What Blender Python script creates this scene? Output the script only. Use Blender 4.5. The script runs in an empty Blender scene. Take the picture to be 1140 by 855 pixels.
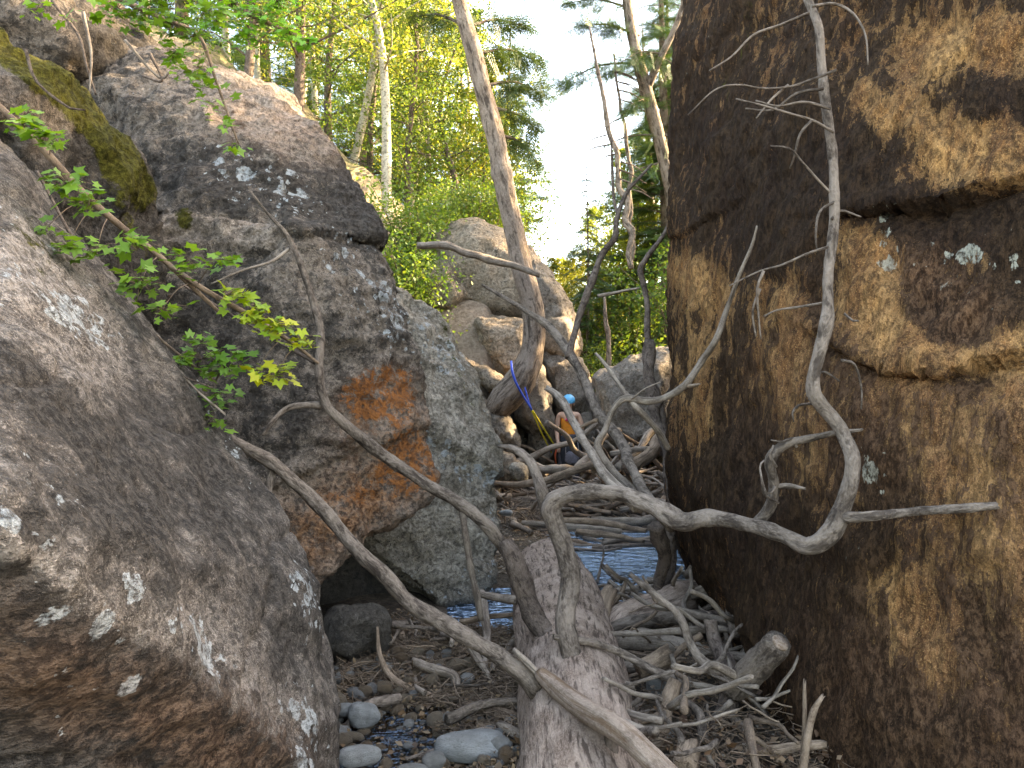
import bpy, bmesh, math, random
import numpy as np
from mathutils import Vector, Matrix, Euler
random.seed(7); RNG = np.random.default_rng(11)
S = bpy.context.scene; COL = S.collection
R = math.radians
# ------------------------------------------------------------------ camera
F = 885.0; TH = R(1.8); CAM = np.array([0, 0, 1.45])
FW = np.array([0, math.cos(TH), math.sin(TH)]); UP = np.array([0, -math.sin(TH), math.cos(TH)]); RT = np.array([1.0, 0, 0])
def P(px, py, d):
    return CAM + d * (FW + RT * (px - 570) / F + UP * (427.5 - py) / F)
def GZ(px, py, z=0.0):
    r = FW + RT * (px - 570) / F + UP * (427.5 - py) / F
    return CAM + r * ((z - CAM[2]) / r[2])
def proj(v):
    q = v - CAM; d = q @ FW; d = np.where(np.abs(d) < 1e-3, 1e-3, d)
    return 570 + F * (q @ RT) / d, 427.5 - F * (q @ UP) / d, d
cam = bpy.data.objects.new('camera', bpy.data.cameras.new('camera')); COL.objects.link(cam)
cam.data.sensor_width = 36; cam.data.lens = F / 1140 * 36; cam.data.clip_start = .05; cam.data.clip_end = 900
cam.location = CAM; cam.rotation_euler = (R(90) + TH, 0, 0); S.camera = cam
# ------------------------------------------------------------------ noise
def _h(ix, iy, iz, s):
    h = (ix.astype(np.int64) * 374761393 + iy.astype(np.int64) * 668265263 + iz.astype(np.int64) * 2147483647 + s * 144665) & 0xffffffff
    h = ((h ^ (h >> 13)) * 1274126177) & 0xffffffff
    h = ((h ^ (h >> 15)) * 2246822519) & 0xffffffff
    return ((h ^ (h >> 16)) & 0xffff) / 32767.5 - 1
def noise(p, s=0):
    f = np.floor(p); t = p - f; t = t * t * t * (t * (t * 6 - 15) + 10); i = f.astype(np.int64)
    x, y, z = i.T; a, b, c = t.T; r = 0
    for dx in (0, 1):
        for dy in (0, 1):
            for dz in (0, 1):
                w = (a if dx else 1 - a) * (b if dy else 1 - b) * (c if dz else 1 - c)
                r = r + w * _h(x + dx, y + dy, z + dz, s)
    return r
ROTM = np.array(Euler((.7, .4, 1.1)).to_matrix())
def fbm(p, o=4, s=0, g=.5):
    r = 0; a = 1; q = np.array(p, float)
    for k in range(o):
        r = r + a * noise(q, s + k); a *= g; q = (q @ ROTM.T) * 2.03 + 5.2
    return r
def ridg(p, o=3, s=0):
    r = 0; a = 1; q = np.array(p, float)
    for k in range(o):
        r = r + a * (1 - 2 * np.abs(noise(q, s + k))); a *= .5; q = (q @ ROTM.T) * 2.1 + 3.3
    return r
def ss(x, a=0., b=1.):
    t = np.clip((x - a) / (b - a), 0, 1); return t * t * (3 - 2 * t)
# ------------------------------------------------------------------ object helpers
def props(o, label=None, cat=None, group=None, kind=None):
    for k, v in (('label', label), ('category', cat), ('group', group), ('kind', kind)):
        if v: o[k] = v
    return o
def mesh_of(name, V, Fc, mat=None, smooth=True, attrs=None):
    me = bpy.data.meshes.new(name)
    V = np.asarray(V, np.float32)
    if isinstance(Fc, np.ndarray):
        n, k = Fc.shape
        me.vertices.add(len(V)); me.vertices.foreach_set('co', V.ravel())
        me.loops.add(n * k); me.loops.foreach_set('vertex_index', Fc.astype(np.int32).ravel())
        me.polygons.add(n); me.polygons.foreach_set('loop_start', np.arange(0, n * k, k, dtype=np.int32))
        try: me.polygons.foreach_set('loop_total', np.full(n, k, np.int32))
        except Exception: pass
        me.update(calc_edges=True); me.validate()
    else:
        me.from_pydata(V.tolist(), [], Fc); me.update()
    if smooth: me.polygons.foreach_set('use_smooth', np.ones(len(me.polygons), bool))
    for an, av in (attrs or {}).items():
        av = np.asarray(av, np.float32)
        if av.ndim == 2:
            a = me.attributes.new(an, 'FLOAT_VECTOR', 'POINT'); a.data.foreach_set('vector', av.ravel())
        else:
            a = me.attributes.new(an, 'FLOAT', 'POINT'); a.data.foreach_set('value', av)
    if mat: me.materials.append(mat)
    return me
def link(name, me, parent=None, loc=None):
    o = bpy.data.objects.new(name, me); COL.objects.link(o)
    if parent: o.parent = parent
    if loc is not None: o.location = loc
    return o
def empty(name, loc, *a, **k):
    o = link(name, None, None, loc); o.empty_display_size = .2; return props(o, *a, **k)
def copy_tree(o, parent=None):
    c = o.copy(); COL.objects.link(c); c.parent = parent
    for ch in list(o.children): copy_tree(ch, c)
    return c
# ------------------------------------------------------------------ materials
class N:
    def __init__(s, name):
        s.m = bpy.data.materials.new(name); s.m.use_nodes = True; s.t = s.m.node_tree; s.t.nodes.clear()
        s.out = s.t.nodes.new('ShaderNodeOutputMaterial')
    def n(s, ty, ins=None, **kw):
        x = s.t.nodes.new('ShaderNode' + ty)
        for k, v in kw.items(): setattr(x, k, v)
        for k, v in (ins or {}).items(): s.put(x.inputs[k], v)
        return x
    def put(s, sock, v):
        if isinstance(v, bpy.types.Node): s.t.links.new(v.outputs[0], sock)
        elif isinstance(v, bpy.types.NodeSocket): s.t.links.new(v, sock)
        elif isinstance(v, (tuple, list)) and len(v) == 3 and sock.type == 'RGBA': sock.default_value = (*v, 1)
        else: sock.default_value = v
    def ma(s, op, a, b=0., c=0., clamp=False):
        x = s.n('Math', {0: a, 1: b, 2: c}, operation=op); x.use_clamp = clamp; return x
    def mix(s, f, a, b, mode='MIX'):
        x = s.n('Mix', data_type='RGBA', blend_type=mode); s.put(x.inputs[0], f); s.put(x.inputs[6], a); s.put(x.inputs[7], b); return x.outputs[2]
    def ramp(s, f, a, b):   # linear step
        return s.n('MapRange', {0: f, 1: a, 2: b, 3: 0., 4: 1.}, clamp=True, interpolation_type='SMOOTHSTEP')
    def noise(s, vec, sc, det=5., ro=.6, dist=0.):
        return s.n('TexNoise', {'Vector': vec, 'Scale': float(sc), 'Detail': float(det), 'Roughness': ro, 'Distortion': dist})
    def attr(s, a): return s.n('Attribute', attribute_name=a).outputs['Fac']
    def mapping(s, v, rot=(0, 0, 0), sc=(1, 1, 1), loc=(0, 0, 0)):
        return s.n('Mapping', {0: v, 1: loc, 2: rot, 3: sc})
def finish(b, col, bumps, rough=.9, spec=.25):
    """bumps: list of (height socket, distance)"""
    nrm = None
    if bumps:
        h = b.ma('MULTIPLY', bumps[0][0], bumps[0][1])
        for q, d in bumps[1:]: h = b.ma('MULTIPLY_ADD', q, d, h)
        nrm = b.n('Bump', {'Height': h, 'Distance': 1., 'Strength': 1.})
    p = b.n('BsdfPrincipled', {'Base Color': col, 'Roughness': rough, 'Specular IOR Level': spec})
    if nrm: b.put(p.inputs['Normal'], nrm)
    b.put(b.out.inputs[0], p); return b.m
def rock_mat(name, c1, c2, cd=(.03, .026, .023), dark=.5, pale=.5, sc=1., rot=(0, 0, 0), streak=(1, 1, 1), bump=1., palec=(.36, .38, .38), wet=0., sharp=.035, moss=(.085, .078, .014)):
    b = N(name); tc = b.n('TexCoord').outputs['Object']
    sv = b.mapping(tc, rot, streak)
    n0 = b.attr('lo'); n1 = b.noise(sv, 3. * sc, 4, .72); n2n = b.noise(sv, 8.5 * sc, 4, .75); n2 = n2n.outputs[0]; n3 = b.noise(b.mapping(tc, (0, 0, 0), tuple(q ** .35 for q in streak)), 30 * sc, 5, .82); n4 = b.noise(tc, 170 * sc, 1, .7)
    col = b.mix(b.ramp(n1, .36, .64), c1, c2)
    col = b.mix(b.ramp(n3, .34, .62), b.mix(.6, col, (.02, .017, .015), 'MIX'), col)
    col = b.mix(b.ma('MULTIPLY', b.ramp(n4, .5, .75), .5), col, tuple(min(1, x * 1.5 + .03) for x in c2))
    # mid grain
    col = b.mix(b.ramp(n2, .35, .7), b.mix(.45, col, (.05, .042, .035)), col)
    # dark crust; its 'dark' mask also carries painted shade under overhangs and in cavities
    dm = b.ma('ADD', b.ma('MULTIPLY', n1, .28), b.ma('MULTIPLY', n2, .42)); dm = b.ma('ADD', dm, b.ma('MULTIPLY', n0, .12)); dm = b.ma('ADD', dm, b.ma('MULTIPLY', n3, .34))
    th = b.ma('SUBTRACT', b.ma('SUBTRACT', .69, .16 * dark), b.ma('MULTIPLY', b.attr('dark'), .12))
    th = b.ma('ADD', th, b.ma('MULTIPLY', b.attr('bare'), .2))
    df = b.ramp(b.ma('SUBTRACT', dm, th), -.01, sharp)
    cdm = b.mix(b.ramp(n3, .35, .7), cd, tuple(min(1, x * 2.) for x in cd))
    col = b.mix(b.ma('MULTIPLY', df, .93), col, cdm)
    # pale lichen blotches
    dv = b.n('VectorMath', {0: tc, 1: b.n('VectorMath', {0: n2n.outputs[1], 1: (.1, .1, .1)}, operation='MULTIPLY')}, operation='ADD')
    pat = b.attr('pat')
    spots = None
    for vs, r0 in ((7 * sc, .62), (19 * sc, .6)):
        vo = b.n('TexVoronoi', {'Vector': dv, 'Scale': vs}); wn = b.n('TexWhiteNoise', {0: vo.outputs['Position']})
        sz = b.ma('MULTIPLY', wn, r0)
        th2 = b.ma('ADD', b.ma('MULTIPLY', sz, b.ma('ADD', b.ma('MULTIPLY', b.ramp(pat, .42, .66), .55 * pale * 2), b.attr('pale'))), -.04)
        q = b.ramp(b.ma('SUBTRACT', th2, vo.outputs['Distance']), 0., .05)
        spots = q if spots is None else b.ma('MAXIMUM', spots, q)
    spots = b.ma('MULTIPLY', spots, b.ramp(b.ma('ADD', n3, b.ma('MULTIPLY', n2, .5)), .62, .8))
    col = b.mix(b.ma('MULTIPLY', spots, .85), col, palec)
    col = b.mix(b.ma('MULTIPLY', b.attr('rust'), b.ramp(b.ma('ADD', n2, b.ma('MULTIPLY', n3, .5)), .5, .85)), col, b.mix(b.ramp(n3, .35, .65), (.12, .055, .028), (.36, .19, .105)))
    # orange lichen
    of = b.ramp(b.ma('ADD', b.ma('MULTIPLY', b.attr('orange'), .27), b.ma('ADD', b.ma('MULTIPLY', n2, .7), b.ma('MULTIPLY', n3, .4))), .82, .92)
    col = b.mix(b.ma('MULTIPLY', of, b.ma('MULTIPLY', b.ramp(n3, .3, .6), .8)), col, (.30, .095, .02))
    # moss
    mf = b.ramp(b.ma('ADD', b.ma('MULTIPLY', b.attr('moss'), .7), b.ma('MULTIPLY', n2, .8)), .72, .86)
    mc = b.mix(b.ramp(n3, .3, .7), tuple(x * .35 for x in moss), moss)
    col = b.mix(mf, col, mc)
    hh = b.ma('SUBTRACT', n2, b.ma('MULTIPLY', b.ma('ABSOLUTE', b.ma('SUBTRACT', n3, .5)), .9))
    rough = .85 - .45 * wet
    return finish(b, col, [(hh, .06 * bump / sc), (n3, .03 * bump / sc), (n4, .006 * bump / sc)], rough, .1 + wet * .3)
def bark_mat(name, c1, c2, cd, sc=1., stretch=.16, bump=1., peel=0.):
    b = N(name); tc = b.n('Attribute', attribute_name='tc').outputs['Vector']
    oi = b.n('ObjectInfo').outputs['Random']
    tv = b.n('VectorMath', {0: tc, 1: b.n('CombineXYZ', {0: b.ma('MULTIPLY', oi, 9.), 1: 0., 2: b.ma('MULTIPLY', oi, 31.)})}, operation='ADD')
    sv = b.mapping(tv, sc=(1, 1, stretch))
    n1 = b.noise(sv, 30 * sc, 7, .65, .4); n2 = b.noise(tv, 6 * sc, 5, .6); n3 = b.noise(b.mapping(tv, sc=(1, 1, .5)), 110 * sc, 5, .7)
    col = b.mix(b.ramp(n2, .35, .65), c1, c2)
    col = b.mix(b.ma('MULTIPLY', b.ramp(n3, .35, .7), .45), col, tuple(min(1, x * 1.5 + .03) for x in c2))
    cr = b.ramp(n1, .52, .36)
    col = b.mix(b.ma('MULTIPLY', cr, .8), col, cd)
    col = b.mix(b.ma('MULTIPLY', b.ramp(b.noise(tv, 14 * sc, 4), .62, .7), .6), col, cd)
    if peel: 
        pm = b.ramp(b.noise(b.mapping(tv, sc=(1, 1, .35)), 7 * sc, 4), 1 - peel * .45, 1.02 - peel * .45)
        col = b.mix(pm, col, (.26, .1, .045))
    oc = b.n('HueSaturation', {'Hue': .5, 'Saturation': 1., 'Value': b.n('MapRange', {0: oi, 3: .82, 4: 1.15}), 'Color': col})
    return finish(b, oc, [(n1, .022 * bump / sc), (n3, .006 * bump / sc)], .88, .2)
LB = [1.]
def leaf_mat(name, cols, trans=.45):
    b = N(name); ri = b.n('NewGeometry').outputs['Random Per Island']
    oi = b.n('ObjectInfo').outputs['Random']
    cr = b.n('ValToRGB'); e = cr.color_ramp.elements
    while len(e) < len(cols): e.new(.5)
    for k, c in enumerate(cols): e[k].position = k / (len(cols) - 1); e[k].color = (*[min(.9, q * LB[0]) for q in c], 1)
    b.put(cr.inputs[0], b.ma('FRACT', b.ma('ADD', ri, b.ma('MULTIPLY', oi, .0))))
    hs = b.n('HueSaturation', {'Hue': b.n('MapRange', {0: oi, 3: .485, 4: .515}), 'Saturation': 1., 'Value': b.n('MapRange', {0: oi, 3: .8, 4: 1.2}), 'Color': cr})
    d = b.n('BsdfPrincipled', {'Base Color': hs, 'Roughness': .5, 'Specular IOR Level': .3})
    t = b.n('BsdfTranslucent', {0: b.mix(1., hs.outputs[0], (1.25, 1.2, .55), 'MULTIPLY')})
    b.put(b.out.inputs[0], b.n('MixShader', {0: trans, 1: d, 2: t})); return b.m
def plain(name, c, rough=.6, spec=.4, var=.25, sc=40, bump=.004):
    b = N(name); tc = b.n('TexCoord').outputs['Object']; n = b.noise(tc, sc, 5)
    return finish(b, b.mix(b.ramp(n, .3, .7), tuple(x * (1 - var) for x in c), tuple(min(1, x * (1 + var)) for x in c)), [(n, bump)], rough, spec)
M = {}
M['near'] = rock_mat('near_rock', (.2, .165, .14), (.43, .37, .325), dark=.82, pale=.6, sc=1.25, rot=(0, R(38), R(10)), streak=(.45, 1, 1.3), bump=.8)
M['mossy'] = rock_mat('mossy_rock', (.14, .11, .09), (.27, .22, .185), dark=.75, pale=.2, sc=1.3, bump=1.)
M['mid'] = rock_mat('mid_rock', (.25, .195, .155), (.46, .37, .3), dark=.68, pale=.35, sc=1.1, bump=1.1)
M['slab'] = rock_mat('slab_rock', (.3, .25, .19), (.5, .44, .36), dark=.1, pale=.8, sc=1.2, bump=.8)
M['right'] = rock_mat('ochre_rock', (.3, .125, .042), (.66, .34, .125), cd=(.013, .008, .006), dark=1.02, pale=.22, sc=1.05, rot=(0, R(-8), 0), streak=(2., 2., .42), bump=1.2, sharp=.03, palec=(.42, .41, .33))
M['far'] = rock_mat('far_rock', (.33, .245, .17), (.52, .41, .31), dark=.25, pale=.3, sc=.8, bump=1.)
M['fargrey'] = rock_mat('far_grey_rock', (.24, .19, .15), (.42, .36, .3), dark=.35, pale=.3, sc=.8, bump=1.)
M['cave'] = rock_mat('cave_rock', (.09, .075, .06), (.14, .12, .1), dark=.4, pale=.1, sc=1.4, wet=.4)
M['log'] = bark_mat('log_bark', (.2, .135, .1), (.42, .31, .245), (.05, .03, .022), 1.5, .16, 3., .12)
M['limb'] = bark_mat('limb_bark', (.06, .043, .032), (.22, .17, .135), (.03, .02, .015), .8, .4, 1.3)
M['limbdark'] = bark_mat('dark_bark', (.055, .038, .028), (.13, .095, .075), (.03, .02, .016), 1.3, .6, 1.)
M['grey'] = bark_mat('weathered_wood', (.115, .085, .065), (.24, .19, .15), (.06, .045, .035), 1.6, .08, .6)
M['drift'] = bark_mat('driftwood', (.1, .065, .042), (.24, .17, .12), (.06, .04, .028), 1.6, .08, .6)
M['split'] = bark_mat('split_wood', (.15, .105, .078), (.29, .215, .165), (.14, .08, .045), 1.0, .07, 1.)
M['trunk'] = bark_mat('pine_bark', (.13, .09, .065), (.25, .19, .15), (.03, .02, .015), .55, .25, 2.)
M['aspen'] = bark_mat('aspen_bark', (.26, .23, .17), (.38, .34, .27), (.08, .07, .05), .6, 1.6, .5)
M['twig'] = bark_mat('twig_bark', (.07, .045, .03), (.16, .11, .075), (.07, .05, .04), 2.5, .4, .3)
M['maple'] = leaf_mat('maple_leaf', [(.08, .18, .02), (.12, .26, .03), (.16, .31, .035), (.15, .28, .07)], .45)
M['mapley'] = leaf_mat('turning_leaf', [(.14, .26, .02), (.28, .36, .03), (.42, .4, .03), (.14, .27, .03)], .45)
LB[0] = 1.5
M['aspl'] = leaf_mat('aspen_leaf', [(.07, .11, .025), (.14, .17, .04), (.22, .21, .05), (.10, .14, .045)], .6)
LB[0] = 1.15
M['bushl'] = leaf_mat('bush_leaf', [(.05, .09, .025), (.085, .14, .03), (.15, .18, .04)], .45)
M['bushy'] = leaf_mat('yellow_leaf', [(.14, .17, .03), (.24, .24, .04), (.12, .17, .03)], .45)
M['needle'] = leaf_mat('needles', [(.03, .06, .022), (.045, .085, .03), (.07, .11, .035)], .25)
# ------------------------------------------------------------------ world and sun
SUN_AZ = R(72); SUN_EL = R(31)     # azimuth clockwise from +Y (towards +X)
w = bpy.data.worlds.new('World'); S.world = w; w.use_nodes = True; nt = w.node_tree; nt.nodes.clear()
sk = nt.nodes.new('ShaderNodeTexSky'); sk.sky_type = 'NISHITA'; sk.sun_disc = False; sk.sun_elevation = SUN_EL; sk.sun_rotation = SUN_AZ
sk.air_density = 1.; sk.dust_density = 6.5; sk.ozone_density = 1.; sk.altitude = 1500
bg = nt.nodes.new('ShaderNodeBackground'); bg.inputs[1].default_value = .15
wo = nt.nodes.new('ShaderNodeOutputWorld'); nt.links.new(sk.outputs[0], bg.inputs[0]); nt.links.new(bg.outputs[0], wo.inputs[0])
sd = bpy.data.lights.new('sun', 'SUN'); sd.energy = 3.6; sd.angle = R(.6); sd.color = (1, .88, .7)
so = link('sun', sd, None, (5, 5, 30))
sdir = Vector((math.sin(SUN_AZ) * math.cos(SUN_EL), math.cos(SUN_AZ) * math.cos(SUN_EL), math.sin(SUN_EL)))
so.rotation_euler = sdir.to_track_quat('Z', 'Y').to_euler()
S.view_settings.view_transform = 'Standard'; S.view_settings.look = 'None'; S.view_settings.gamma = 1; S.view_settings.exposure = 3.75
S.view_settings.use_white_balance = True; S.view_settings.white_balance_temperature = 9300; S.view_settings.white_balance_tint = 8
S.cycles.max_bounces = 6; S.cycles.diffuse_bounces = 2; S.cycles.transmission_bounces = 3; S.cycles.transparent_max_bounces = 12
# ------------------------------------------------------------------ boulders
def hull_into(bm, pts):
    vs = [bm.verts.new(p) for p in pts]
    r = bmesh.ops.convex_hull(bm, input=vs)
    junk = [g for g in r['geom_interior'] if isinstance(g, bmesh.types.BMVert)] + [g for g in r['geom_unused'] if isinstance(g, bmesh.types.BMVert)]
    if junk: bmesh.ops.delete(bm, geom=list(set(junk)), context='VERTS')
def pld(px, py, pl):
    """distance in picture units from verts to a polyline, and side"""
    best = np.full(px.shape, 1e9); side = np.zeros(px.shape)
    if len(pl) == 1: return np.hypot(px - pl[0][0], py - pl[0][1]), side
    for (x0, y0), (x1, y1) in zip(pl[:-1], pl[1:]):
        dx, dy = x1 - x0, y1 - y0; L = dx * dx + dy * dy
        t = np.clip(((px - x0) * dx + (py - y0) * dy) / L, 0, 1)
        ex, ey = px - x0 - t * dx, py - y0 - t * dy; dd = np.hypot(ex, ey)
        m = dd < best; best = np.where(m, dd, best); side = np.where(m, np.sign(dx * ey - dy * ex), side)
    return best, side
def boulder(name, hulls, voxel, mat, label, cat='boulder', group=None, amp=(.06, .03, .012), freq=(1., 2.6, 8.), smooth=4, seed=0, masks=(), ledges=(), cracks=.5, aniso=(1, 1, 1), parent=None):
    bm = bmesh.new()
    for h in hulls: hull_into(bm, h)
    bmesh.ops.recalc_face_normals(bm, faces=bm.faces)
    me = bpy.data.meshes.new('tmp'); bm.to_mesh(me); bm.free()
    o = bpy.data.objects.new('tmp', me); COL.objects.link(o)
    md = o.modifiers.new('r', 'REMESH'); md.mode = 'VOXEL'; md.voxel_size = voxel
    if smooth: sm = o.modifiers.new('s', 'SMOOTH'); sm.iterations = smooth; sm.factor = .5
    dg = bpy.context.evaluated_depsgraph_get(); ev = o.evaluated_get(dg)
    m2 = bpy.data.meshes.new_from_object(ev); bpy.data.objects.remove(o); bpy.data.meshes.remove(me)
    n = len(m2.vertices); V = np.empty(n * 3, np.float32); m2.vertices.foreach_get('co', V); V = V.reshape(-1, 3).astype(float)
    def normals():
        a = np.empty(n * 3, np.float32); m2.vertices.foreach_set('co', V.astype(np.float32).ravel()); m2.update(); m2.vertex_normals.foreach_get('vector', a); return a.reshape(-1, 3)
    Nn = normals(); q = V * np.array(aniso)
    px, py, _ = proj(V)
    V = V + Nn * (amp[0] * fbm(q * freq[0], 3, seed))[:, None]
    for pl, out, inn, wo_, wi in ledges:     # rock bulges on one side of the line, is cut back on the other
        d, sd_ = pld(px, py, pl)
        e = np.where(sd_ < 0, out * np.exp(-(d / wo_) ** 1.), -inn * np.exp(-(d / wi) ** 1.))
        V = V + Nn * e[:, None]
    Nn = normals()
    V = V + Nn * (amp[1] * ridg(q * freq[1] + 7, 3, seed + 9))[:, None]
    cr = np.abs(noise(q * freq[1] * .55 + 3, seed + 20)); V = V - Nn * (cracks * amp[1] * np.exp(-(cr / .03)))[:, None]
    st_ = fbm(q * freq[1] * .8 + 21, 4, seed + 77) * 3.; fr_ = st_ - np.floor(st_); V = V + Nn * (amp[1] * .45 * (np.floor(st_) + ss(fr_, .8, 1.)))[:, None]
    Nn = normals()
    V = V + Nn * (amp[2] * fbm(q * freq[2], 3, seed + 31, .6))[:, None]
    org = np.array([V[:, 0].mean(), V[:, 1].mean(), V[:, 2].min()])
    at = {'moss': np.zeros(n), 'orange': np.zeros(n), 'dark': np.zeros(n), 'pale': np.zeros(n), 'bare': np.zeros(n), 'rust': np.zeros(n)}
    at['lo'] = .5 + .16 * fbm(V * 1.1, 2, seed + 50); at['pat'] = .5 + .16 * fbm(V * 1.5 + 9, 3, seed + 60)
    px, py, _ = proj(V)
    for an, pl, wd, st in masks:
        d, _ = pld(px, py, pl); at[an] = np.clip(at[an] + st * np.exp(-(d / wd) ** 2), -1, 1.3)
    m2.vertices.foreach_set('co', (V - org).astype(np.float32).ravel()); m2.update()
    m2.polygons.foreach_set('use_smooth', np.ones(len(m2.polygons), bool))
    for an, av in at.items():
        a = m2.attributes.new(an, 'FLOAT', 'POINT'); a.data.foreach_set('value', av.astype(np.float32))
    m2.materials.clear(); m2.materials.append(mat); m2.name = name
    o = link(name, m2, None, org)
    return props(o, label, cat, group)
def HP(*t): return [P(*p) for p in t]
def outl(pts, d, t, bulge=.25, sh=.85):
    """a rock of real thickness behind a traced outline"""
    pts = [(p[0], p[1], p[2] if len(p) > 2 else d) for p in pts]
    cx = sum(p[0] for p in pts) / len(pts); cy = sum(p[1] for p in pts) / len(pts); dm = sum(p[2] for p in pts) / len(pts)
    r = [P(*p) for p in pts]
    r += [P(cx + (p[0] - cx) * .6, cy + (p[1] - cy) * .6, p[2] - bulge * t) for p in pts]
    r += [P(cx + (p[0] - cx) * sh, cy + (p[1] - cy) * sh, dm + t) for p in pts]
    return r
# near left boulder
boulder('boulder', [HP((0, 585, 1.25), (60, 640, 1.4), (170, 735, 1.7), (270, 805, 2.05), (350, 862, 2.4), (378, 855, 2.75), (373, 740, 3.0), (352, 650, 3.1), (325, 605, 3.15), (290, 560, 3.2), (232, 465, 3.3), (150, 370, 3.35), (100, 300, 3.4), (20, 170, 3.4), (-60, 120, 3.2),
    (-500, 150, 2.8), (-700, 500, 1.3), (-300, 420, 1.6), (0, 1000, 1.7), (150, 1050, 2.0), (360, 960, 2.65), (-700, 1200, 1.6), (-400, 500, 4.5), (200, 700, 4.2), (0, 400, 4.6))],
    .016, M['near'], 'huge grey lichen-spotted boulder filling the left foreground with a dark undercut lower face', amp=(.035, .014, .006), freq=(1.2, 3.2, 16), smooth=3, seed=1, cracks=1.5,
    masks=[('rust', [(0, 740), (160, 800), (280, 850)], 60, .35), ('dark', [(0, 700), (90, 760), (200, 830), (280, 860)], 55, 1.), ('dark', [(40, 760), (200, 820)], 90, .9), ('dark', [(0, 700), (120, 760)], 60, .4), ('dark', [(250, 560), (330, 700)], 50, .25), ('dark', [(60, 440), (170, 560)], 70, .45), ('pale', [(150, 650), (250, 740)], 22, 1.1), ('pale', [(330, 790), (350, 850)], 16, 1.), ('pale', [(330, 640), (350, 700)], 14, 1.), ('pale', [(60, 340), (120, 380)], 16, 1.2),  # lower-face 'dark' strokes paint the shade of the undercut
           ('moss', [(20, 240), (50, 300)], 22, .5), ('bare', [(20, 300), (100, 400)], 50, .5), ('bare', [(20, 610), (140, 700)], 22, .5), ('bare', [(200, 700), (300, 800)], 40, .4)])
# mossy boulder above it
boulder('boulder', [HP((-60, 10, 3.9), (0, 45, 3.8), (60, 88, 3.9), (120, 135, 4.1), (165, 195, 4.3), (184, 262, 4.4), (188, 330, 4.4), (172, 392, 4.5), (95, 300, 3.9), (60, 215, 3.65), (0, 120, 3.45), (-80, 60, 3.4), (-500, 0, 3.8), (-500, 300, 3.6), (-100, 400, 5.5), (0, 100, 5.8), (-400, 0, 6), (150, 420, 5.5), (150, 230, 5.4))],
    .022, M['mossy'], 'dark boulder capped with yellow-green moss, above the left foreground boulder', amp=(.07, .035, .012), freq=(1.3, 3.4, 12), smooth=4, seed=2,
    masks=[('moss', [(0, 45), (70, 100), (125, 150)], 24, 1.2), ('moss', [(125, 150), (165, 215)], 18, .9), ('moss', [(120, 190), (160, 290)], 22, .5), ('moss', [(45, 200), (60, 290)], 18, .6), ('bare', [(0, 90), (50, 140)], 26, .7), ('dark', [(120, 240), (160, 340)], 50, .8)])  # the 'dark' stroke paints shade onto the overhanging right face
# the big middle boulder
boulder('boulder', [HP((150, 50, 6.2), (222, 74, 6.1), (300, 100, 6.0), (350, 130, 5.8), (380, 172, 5.6), (408, 210, 5.5), (424, 243, 5.4), (424, 262, 5.35), (330, 255, 4.9), (200, 238, 4.9), (120, 230, 5.2), (150, 120, 5.4), (300, 160, 5.2), (60, 50, 6.3), (60, 300, 6.5), (300, 110, 8), (400, 250, 7.5), (380, 350, 6.5), (100, 300, 7.5)),
    HP((180, 240, 4.85), (330, 254, 4.72), (415, 272, 5.2), (432, 300, 5.3), (448, 350, 5.2), (464, 400, 5.15), (478, 470, 5.1), (483, 535, 5.0), (470, 560, 4.95), (355, 648, 4.5), (300, 640, 4.4), (230, 560, 4.5), (150, 420, 4.6), (160, 300, 4.75), (300, 400, 4.55), (400, 420, 4.75), (430, 470, 4.8), (100, 400, 7), (400, 300, 7.5), (440, 450, 7), (430, 540, 6.2), (150, 640, 6.5), (330, 600, 5.6), (60, 300, 6))],
    .024, M['mid'], 'big grey-brown boulder with a cracked ledge and orange lichen on its overhanging lower corner', amp=(.08, .022, .014), freq=(.8, 3.2, 13), smooth=3, seed=5, cracks=1.6, aniso=(1, 1, 1.6),
    ledges=[([(330, 262), (380, 266), (428, 274)], .02, .05, 60, 12), ([(250, 560), (350, 520), (400, 500), (483, 470)], .03, .03, 60, 60)],
    masks=[('rust', [(340, 600), (400, 560), (465, 510)], 44, 1.1), ('rust', [(400, 460), (440, 440)], 30, .6), ('rust', [(260, 130), (380, 150)], 30, .3), ('orange', [(430, 440), (465, 520)], 34, 1.1), ('orange', [(400, 455), (420, 430)], 20, .7), ('orange', [(360, 560), (450, 530)], 34, 1.), ('orange', [(395, 435), (440, 430)], 26, 1.), ('orange', [(180, 300), (190, 360)], 16, .9), ('bare', [(340, 600), (470, 530)], 45, .8), ('bare', [(260, 100), (360, 150)], 32, .55), ('bare', [(190, 250), (300, 262)], 14, .6),
           ('dark', [(200, 190), (410, 240)], 40, .55), ('dark', [(380, 190), (420, 240)], 25, .6), ('dark', [(200, 350), (350, 460)], 60, .3), ('moss', [(205, 245)], 14, .9), ('pale', [(380, 280), (440, 360)], 30, .9), ('pale', [(410, 560)], 16, 1.), ('pale', [(240, 180), (330, 220)], 30, .8)])  # 'dark' at the cap's right edge is painted overhang shade
# rock above in the top left corner
boulder('boulder', [HP((-200, -60, 5.4), (40, -40, 6), (110, -30, 6.4), (150, 20, 6.6), (185, 60, 6.6), (178, 130, 6.4), (120, 180, 6.0), (40, 130, 5.5), (-100, 100, 5.4), (60, 40, 5.6), (0, 0, 8), (170, 80, 8), (-200, 300, 7), (150, 250, 7.5))],
    .035, M['mid'], 'grey-pink rock in the top left corner behind the mossy boulder', amp=(.12, .07, .02), freq=(1.2, 3., 9), seed=8, masks=[('dark', [(120, 60), (160, 140)], 45, .9)])  # the 'dark' stroke paints the cavity's shade into the rock
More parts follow.
